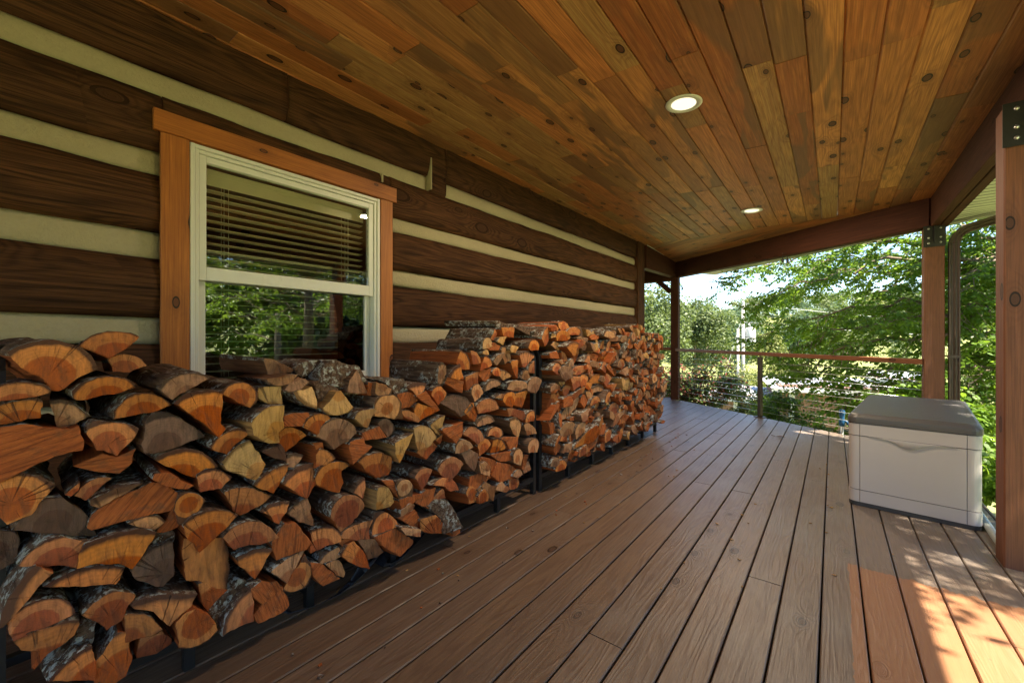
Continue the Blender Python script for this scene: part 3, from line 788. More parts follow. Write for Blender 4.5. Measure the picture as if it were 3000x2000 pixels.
# ------------------------------------------------------------------ railings
def railing(name, pts, label, posts, ncab=9, ztop=None, hang=0.0):
    e = empty(name, (pts[0][0], pts[0][1], 0)); tag(e, label, 'railing', 'cable railings round the deck')
    L = Vector((-pts[0][0], -pts[0][1], 0))
    m = MB()
    m.beam(Vector(pts[0]) + L, Vector(pts[1]) + L, 0.085, 0.055, 0, bev=0.004); m.build('top_rail', M_rail, e)
    d = (Vector(pts[1]) - Vector(pts[0])); base = Vector((0, 0, -(pts[0][2])))
    for k in range(ncab):
        h = 0.085 + k * 0.094
        m = MB(); m.tube([Vector(pts[0]) + L + Vector((0, 0, h - pts[0][2])), Vector(pts[1]) + L + Vector((0, 0, h - pts[1][2]))], 0.0026, 6)
        m.build('cable', M_cable, e)
    for (px, py) in posts:
        m = MB(); c = Vector((px, py, 0)) + L
        dd = d.normalized()
        zt_ = pts[0][2] - 0.030
        m.beam((c.x, c.y, 0.012), (c.x, c.y, 0.93), 0.055, 0.055, 0, up=(dd.x, dd.y, 0), bev=0.004)
        m.beam((c.x, c.y, 0.93), (c.x, c.y, zt_ - 0.002), 0.014, 0.014, 0, up=(dd.x, dd.y, 0))
        p = m.build('rail_post', M_bronze, e)
        m = MB(); m.beam((c.x - dd.x * 0.065, c.y - dd.y * 0.065, 0.006), (c.x + dd.x * 0.065, c.y + dd.y * 0.065, 0.006), 0.12, 0.010, 0); m.build('base_plate', M_bronze, p)
    return e
pA = (-2.47, 8.545, CAMZ - 0.168); pB = (0.775, 6.17, CAMZ - 0.218)
railing('cable_railing', (pA, pB), 'cable railing with a brown top rail along the diagonal deck edge', [(-0.885, 7.345)])
railing('cable_railing', ((-2.60, 8.61, CAMZ - 0.15), (-8.0, 8.61, CAMZ - 0.15)), 'short stretch of cable railing left of the far corner post, behind the firewood', [(-5.2, 8.61)])

# ------------------------------------------------------------------ downspout
e = empty('downspout', (0.985, 6.14, -1.0)); tag(e, 'brown ribbed metal downspout beside the post behind the storage box', 'downspout')
def spout(pts, name):
    m = MB(); pts = [Vector(p) for p in pts]; n = len(pts); prof = []
    W, D = 0.040, 0.030                   # half sizes; the faces are pressed into ribs
    per = []
    for s in range(4):
        for k in range(8):
            t = -1 + 2 * k / 8.0; r = 0.006 if k in (2, 3, 5, 6) else 0.0
            if s == 0: per.append((t * W, -D + r))
            if s == 1: per.append((W - r, t * D))
            if s == 2: per.append((-t * W, D - r))
            if s == 3: per.append((-W + r, -t * D))
    vs = []
    for i, p in enumerate(pts):
        dv = (pts[min(i + 1, n - 1)] - pts[max(i - 1, 0)]).normalized(); yv = Vector((0, 1, 0)); xv = yv.cross(dv).normalized()
        for a, b_ in per: vs.append(p + xv * a + yv * b_)
    q = len(per)
    fs = [(i * q + k, i * q + (k + 1) % q, (i + 1) * q + (k + 1) % q, (i + 1) * q + k) for i in range(n - 1) for k in range(q)] + [tuple(range(q))[::-1], tuple(range((n - 1) * q, n * q))]
    m.add(vs, fs); return m.build(name, M_spout, e)
zt = 3.17
spout([(0, 0, 0), (0, 0, zt)], 'pipe')
arc = [(0, 0, zt + 0.002)] + [(0.16 * (1 - math.cos(R(a))), 0, zt + 0.16 * math.sin(R(a)) + (0.004 if int(a / 10) % 2 else 0)) for a in range(10, 76, 10)]
x_, z_ = arc[-1][0], arc[-1][2]
spout(arc + [(x_ + 0.38, 0, z_ + 0.105), (x_ + 0.62, -0.02, z_ + 0.17)], 'elbow')
m = MB(); m.box((-0.045, -0.035, 2.00), (0.045, 0.035, 2.03), 0, bev=0.002); m.build('strap', M_spout, e)

# ------------------------------------------------------------------ storage box
def rrect(w_, d_, r, n=5):
    out = []
    for (cx, cy, a0) in ((w_ - r, d_ - r, 0), (r, d_ - r, 90), (r, r, 180), (w_ - r, r, 270)):
        for k in range(n + 1):
            a = R(a0 + 90 * k / n); out.append((cx + r * math.cos(a), cy + r * math.sin(a)))
    return out
BX = empty('storage_box', (0.088, 3.835, 0.0), R(-7.2)); tag(BX, 'large pale plastic deck storage box with a dark grey lid', 'storage box')
BW, BD, BH = 0.640, 1.50, 0.585
m = MB(); m.prism([(x + 0.0, y) for x, y in rrect(BW, BD, 0.045)], 0.002, 0.028, 0); m.build('base', M_boxd, BX)
m = MB(); m.prism([(x * (BW - 0.016) / BW + 0.008, y * (BD - 0.016) / BD + 0.008) for x, y in rrect(BW, BD, 0.045)], 0.029, BH + 0.03, 0); m.build('core', M_boxd, BX)
# shell made of bands and corner columns with fine joints between
def band(z0, z1, name, proud=0.0):
    m = MB(); g = 0.0022
    cw = 0.062                              # corner column width
    def slabx(x0, x1, y0, y1): m.box((x0, y0, z0), (x1, y1, z1), 0, 'z', bev=0.0025)
    P = proud
    for fy in (0, 1):
        yy0, yy1 = (-P, 0.02) if fy == 0 else (BD - 0.02, BD + P)
        slabx(cw + g, BW - cw - g, yy0, yy1)
    for fx in (0, 1):
        xx0, xx1 = (-P, 0.02) if fx == 0 else (BW - 0.02, BW + P)
        slabx(xx0, xx1, cw + g, BD - cw - g)
    # rounded corner columns
    for (cx, cy, a0) in ((BW, BD, 0), (0, BD, 90), (0, 0, 180), (BW, 0, 270)):
        sx = -1 if cx > 0 else 1; sy = -1 if cy > 0 else 1; r = 0.045
        poly = []
        c0 = (cx + sx * r, cy + sy * r)
        for k in range(7):
            a = R(a0 + 90 * k / 6); poly.append((c0[0] + (r + P) * math.cos(a), c0[1] + (r + P) * math.sin(a)))
        if a0 in (0, 180):
            tail = [(cx + sx * cw, poly[-1][1]), (cx + sx * cw, cy + sy * 0.02), (cx + sx * 0.02, cy + sy * 0.02), (cx + sx * 0.02, cy + sy * cw), (poly[0][0], cy + sy * cw)]
        else:
            tail = [(poly[-1][0], cy + sy * cw), (cx + sx * 0.02, cy + sy * cw), (cx + sx * 0.02, cy + sy * 0.02), (cx + sx * cw, cy + sy * 0.02), (cx + sx * cw, poly[0][1])]
        m.prism(poly + tail, z0, z1, 0)
    return m.build(name, M_boxb, BX)
band(0.030, 0.112, 'lower_band', 0.002); band(0.1165, 0.497, 'side_panels', 0.0); band(0.502, BH, 'upper_band', 0.003)
# hand-hold: a shallow swoop across the front under the upper band
m = MB(); pts = []
for k in range(25):
    t = k / 24; x = 0.11 + t * 0.42; s = math.exp(-((t - 0.5) / 0.20) ** 2)
    pts.append((x, -0.003, 0.499 - 0.055 * s))
for i in range(24):
    a, b_ = pts[i], pts[i + 1]
    m.add([(a[0], -0.001, a[2]), (b_[0], -0.001, b_[2]), (b_[0], -0.010, b_[2] + 0.004), (a[0], -0.010, a[2] + 0.004), (a[0], -0.004, 0.5005), (b_[0], -0.004, 0.5005)],
          [(0, 1, 2, 3), (3, 2, 5, 4)], 0, None, 0.5, True)
m.build('handle_lip', M_boxb, BX)
# lid: bevelled skirt and a low crowned top
m = MB()
def lring(inset, z, r=0.05): return [(inset - 0.008 + x * (BW + 0.016 - 2 * inset) / BW, inset - 0.008 + y * (BD + 0.016 - 2 * inset) / BD, z) for x, y in rrect(BW, BD, r)]
rings = [lring(0.012, BH + 0.004), lring(0.0, BH + 0.006), lring(0.0, BH + 0.030), lring(0.002, BH + 0.044), lring(0.012, BH + 0.062), lring(0.026, BH + 0.070), lring(0.16, BH + 0.074), lring(0.24, BH + 0.075)]
nn = len(rings[0]); vs = [p for r_ in rings for p in r_]
fs = [(i * nn + k, i * nn + (k + 1) % nn, (i + 1) * nn + (k + 1) % nn, (i + 1) * nn + k) for i in range(len(rings) - 1) for k in range(nn)] + [tuple(range((len(rings) - 1) * nn, len(rings) * nn))]
m.add(vs, fs, 0, None, 0.5, False); lid = m.build('lid', M_boxl, BX)
for (px, py) in ((0.10, 0.02), (0.52, 0.02)):
    m = MB(); m.box((px, -0.010, BH + 0.006), (px + 0.012, -0.0085, BH + 0.016), 0)
m = MB(); m.box((-0.014, 0.42, BH + 0.02), (-0.004, 0.52, BH + 0.035), 0); m.build('hinge_slot', M_boxd, lid)

# pale pipe lying along the deck edge
m = MB(); m.tube([(0.742, 3.42, 0.026), (0.765, 4.0, 0.026), (0.80, 5.0, 0.026)], 0.021, 12); tag(m.build('pvc_pipe', M_pipe), 'pale plastic pipe lying on the deck between box and near post', 'pipe')
# blue-headed hose standpipe beyond the deck edge
P_ = at(2467, 1260, 5.35); e = empty('garden_standpipe', (P_.x, P_.y, -1.2)); tag(e, 'slim grey standpipe with a blue head left of the storage box', 'standpipe')
hh = P_.z + 1.2
m = MB(); m.tube([(0, 0, 0), (0, 0, hh + 0.09)], 0.017, 10); m.build('riser', M_pipe, e)
m = MB(); m.lathe([(0.02, 0), (0.034, 0.015), (0.036, 0.07), (0.024, 0.10), (0.028, 0.15), (0.034, 0.17), (0.030, 0.21), (0.012, 0.225)], 14, (0, 0, hh + 0.05)); m.tube([(0, 0, hh + 0.13), (0.05, -0.02, hh + 0.12), (0.06, -0.02, hh + 0.08)], 0.014, 8)
m.build('head', M_blue, e)

# ------------------------------------------------------------------ firewood
def rack(y0, y1, label, fx=-1.82, bx=-2.15, H=1.145, nf=5):
    e = empty('firewood_rack', (fx, y0, 0)); tag(e, label, 'firewood rack', 'black steel log racks along the wall')
    s = 0.034; W = bx - fx; L = y1 - y0
    for (yy, nm) in ((0, 'end_frame'), (L, 'end_frame')):
        m = MB(); r = 0.13
        pts = [(0, yy, 0.002), (0, yy, H - r)] + [(-r * (1 - math.cos(R(a))), yy, H - r + r * math.sin(R(a))) for a in range(15, 91, 15)]
        pts += [(W + r * (1 - math.cos(R(a))), yy, H - r + r * math.sin(R(a))) for a in range(90, 14, -15)] + [(W, yy, H - r), (W, yy, 0.002)]
        # square tube swept along the arch
        vs = []; n = len(pts); P = [Vector(p) for p in pts]
        for i, p in enumerate(P):
            d_ = (P[min(i + 1, n - 1)] - P[max(i - 1, 0)]).normalized(); yv = Vector((0, 1, 0)); xv = yv.cross(d_)
            for a, b_ in ((-1, -1), (1, -1), (1, 1), (-1, 1)): vs.append(p + xv * a * s / 2 + yv * b_ * s / 2)
        m.add(vs, [(i * 4 + k, i * 4 + (k + 1) % 4, (i + 1) * 4 + (k + 1) % 4, (i + 1) * 4 + k) for i in range(n - 1) for k in range(4)] + [(3, 2, 1, 0), tuple(range(n * 4 - 4, n * 4))])
        m.box((W + s / 2, yy - 0.012, 0.10), (-s / 2, yy + 0.012, 0.125), 0, 'x')
        m.build(nm, M_black, e)
    for xx in (0, W):
        m = MB(); m.box((xx - 0.014, s / 2, 0.098), (xx + 0.014, L - s / 2, 0.128), 0); m.build('bottom_rail', M_black, e)
    for k in range(1, nf + 1):
        yy = L * k / (nf + 1)
        m = MB(); m.box((-0.016, yy - 0.016, 0.002), (0.016, yy + 0.016, 0.0975), 0, 'z'); m.box((W - 0.016, yy - 0.016, 0.002), (W + 0.016, yy + 0.016, 0.0975), 0, 'z')
        m.box((W + 0.016, yy - 0.010, 0.05), (-0.016, yy + 0.010, 0.07), 0, 'x'); m.build('foot', M_black, e)
    return e
rack(0.012, 2.585, 'long black steel log rack nearest the camera, under the window')
rack(2.665, 5.33, 'long black steel log rack farther away, past the window')

def circle_fit(pts):
    A = np.array([[2 * p[0], 2 * p[1], 1] for p in pts]); b_ = np.array([p[0] ** 2 + p[1] ** 2 for p in pts])
    s, *_ = np.linalg.lstsq(A, b_, rcond=None); r = math.sqrt(max(1e-6, s[2] + s[0] ** 2 + s[1] ** 2)); return s[0], s[1], r
def resample(pts, k):
    """bark edge smoothed, split edges kept straight with broken corners"""
    n = len(pts); out = []
    for i in range(n):
        p0, p1, p2, p3 = pts[(i - 1) % n], pts[i], pts[(i + 1) % n], pts[(i + 2) % n]
        bark = i < k - 1
        L = math.hypot(p2[0] - p1[0], p2[1] - p1[1]); m = max(1, int(round(L / 0.013)))
        for j in range(m):
            t = j / m
            if bark:
                if i == 0: p0 = p1
                if i == k - 2: p3 = p2
                q = [0.5 * ((2 * p1[a]) + (-p0[a] + p2[a]) * t + (2 * p0[a] - 5 * p1[a] + 4 * p2[a] - p3[a]) * t * t + (-p0[a] + 3 * p1[a] - 3 * p2[a] + p3[a]) * t ** 3) for a in (0, 1)]
            else: q = [p1[a] + (p2[a] - p1[a]) * t for a in (0, 1)]
            out.append((q[0], q[1], bark or (i == k - 1 and j == 0)))
    return out
def make_log(ty, k, pts, x_front, rnd_, L=None):
    """pts: outline of the sawn end (y, z), bark edge first; the log runs back towards the wall"""
    ar = sum(pts[i][0] * pts[(i + 1) % len(pts)][1] - pts[(i + 1) % len(pts)][0] * pts[i][1] for i in range(len(pts)))
    cy_ = sum(p[0] for p in pts) / len(pts); cz_ = sum(p[1] for p in pts) / len(pts)
    loc = [((p[0] - cy_) * 1.045, (p[1] - cz_) * 1.045) for p in pts]
    span = max(math.hypot(*p) for p in loc)
    if k >= 3:
        px, py, r = circle_fit(loc[:k])
        if r > 3.2 * span or r < 0.4 * span: k3 = None
        else: k3 = (px, py, r)
    else: k3 = None
    if k3 is None:
        if k >= 2:
            mx = sum(p[0] for p in loc[:k]) / k; my = sum(p[1] for p in loc[:k]) / k
        else: mx, my = rnd_.uniform(-1, 1), rnd_.uniform(-1, 1)
        dl = math.hypot(mx, my) or 1.0
        px, py = -mx / dl * span * 0.9, -my / dl * span * 0.9
        r = max(math.hypot(p[0] - px, p[1] - py) for p in loc[:max(k, 1)]) * 1.02
    if ar < 0:                             # make the outline run one way
        loc = loc[::-1]; loc = loc[-k:] + loc[:-k] if k else loc
    out = resample(loc, k)
    n = len(out); L = L or rnd_.uniform(0.39, 0.44)
    sd = rnd_.random() * 50; NX = 8
    ta, tb = rnd_.uniform(-0.10, 0.10), rnd_.uniform(-0.10, 0.10)
    tapY, tapZ = rnd_.uniform(0.0, 0.16), rnd_.uniform(0.0, 0.16)
    vs = []; rg = []
    for i in range(NX + 1):
        t = i / NX; x = -L * t
        for (a, b_, bk) in out:
            dl = math.hypot(a, b_) or 1e-3; ux, uy = a / dl, b_ / dl
            if bk: dd = 0.0065 * noise.noise((x * 9, a * 45 + sd, b_ * 45)) + 0.0035 * noise.noise((x * 30, a * 140 + sd, b_ * 140))
            else: dd = 0.010 * noise.noise((x * 3, a * 30 + sd, b_ * 30)) + 0.0040 * noise.noise((x * 5, a * 120 + sd, b_ * 120))
            if i == 0: dd *= 0.7
            y_ = a * (1 + tapY * t) + ux * dd; z_ = b_ * (1 + tapZ * t) + uy * dd
            xx = x + (ta * a + tb * b_ + 0.004 * noise.noise((a * 30, b_ * 30, sd)) if i == 0 else 0.0)
            vs.append((xx, y_, z_)); rg.append(((y_ - px) / r, (z_ - py) / r, 0))
    fs = []; mi = []
    for i in range(NX):
        for j in range(n):
            q = (j + 1) % n
            fs.append((i * n + j, i * n + q, (i + 1) * n + q, (i + 1) * n + j)); mi.append(0 if out[j][2] else 1)
    # sawn ends: rings of vertices down to the middle, slightly uneven
    for (i0, sgn) in ((0, 1), (NX, -1)):
        prev = [i0 * n + j for j in range(n)]
        levels = (0.93, 0.6, 0.3) if sgn == 1 else ()
        for lv in levels:
            cur = []
            for j in range(n):
                bx_, by_, bz_ = vs[i0 * n + j]
                y_, z_ = by_ * lv, bz_ * lv
                xx = ta * y_ + tb * z_ + 0.0035 * noise.noise((y_ * 28, z_ * 28, sd)) + 0.0012 * noise.noise((y_ * 120, z_ * 40, sd)) + (0.0015 if lv < 0.95 else 0.0)
                vs.append((xx, y_, z_)); rg.append(((y_ - px) / r, (z_ - py) / r, 0)); cur.append(len(vs) - 1)
            for j in range(n):
                q = (j + 1) % n; fs.append((prev[q], prev[j], cur[j], cur[q])); mi.append(2 if lv < 0.95 or not out[j][2] else 2)
            prev = cur
        vs.append((vs[prev[0]][0] * 0.0 + (0.0 if sgn == 1 else -L), 0, 0)); rg.append((-px / r, -py / r, 0)); c_ = len(vs) - 1
        for j in range(n):
            q = (j + 1) % n
            fs.append((prev[q], prev[j], c_) if sgn == 1 else (prev[j], prev[q], c_)); mi.append(2)
    me = bpy.data.meshes.new('split_log'); me.from_pydata(vs, [], fs)
    for mm in (M_bark, SPL[ty], ENDS[ty]): me.materials.append(mm)
    me.polygons.foreach_set('material_index', mi)
    at_ = me.attributes.new('ring', 'FLOAT_VECTOR', 'POINT'); at_.data.foreach_set('vector', [a for v in rg for a in v])
    sm = [m_ == 0 for m_ in mi]; me.polygons.foreach_set('use_smooth', sm)
    me.update()
    o = bpy.data.objects.new('split_log', me); COL.objects.link(o)
    o.location = (x_front, cy_, cz_)
    o.rotation_euler = (rnd_.uniform(-0.02, 0.02), rnd_.uniform(-0.05, 0.05), rnd_.uniform(-0.09, 0.09))
    return o, (cy_, cz_), abs(ar) / 2
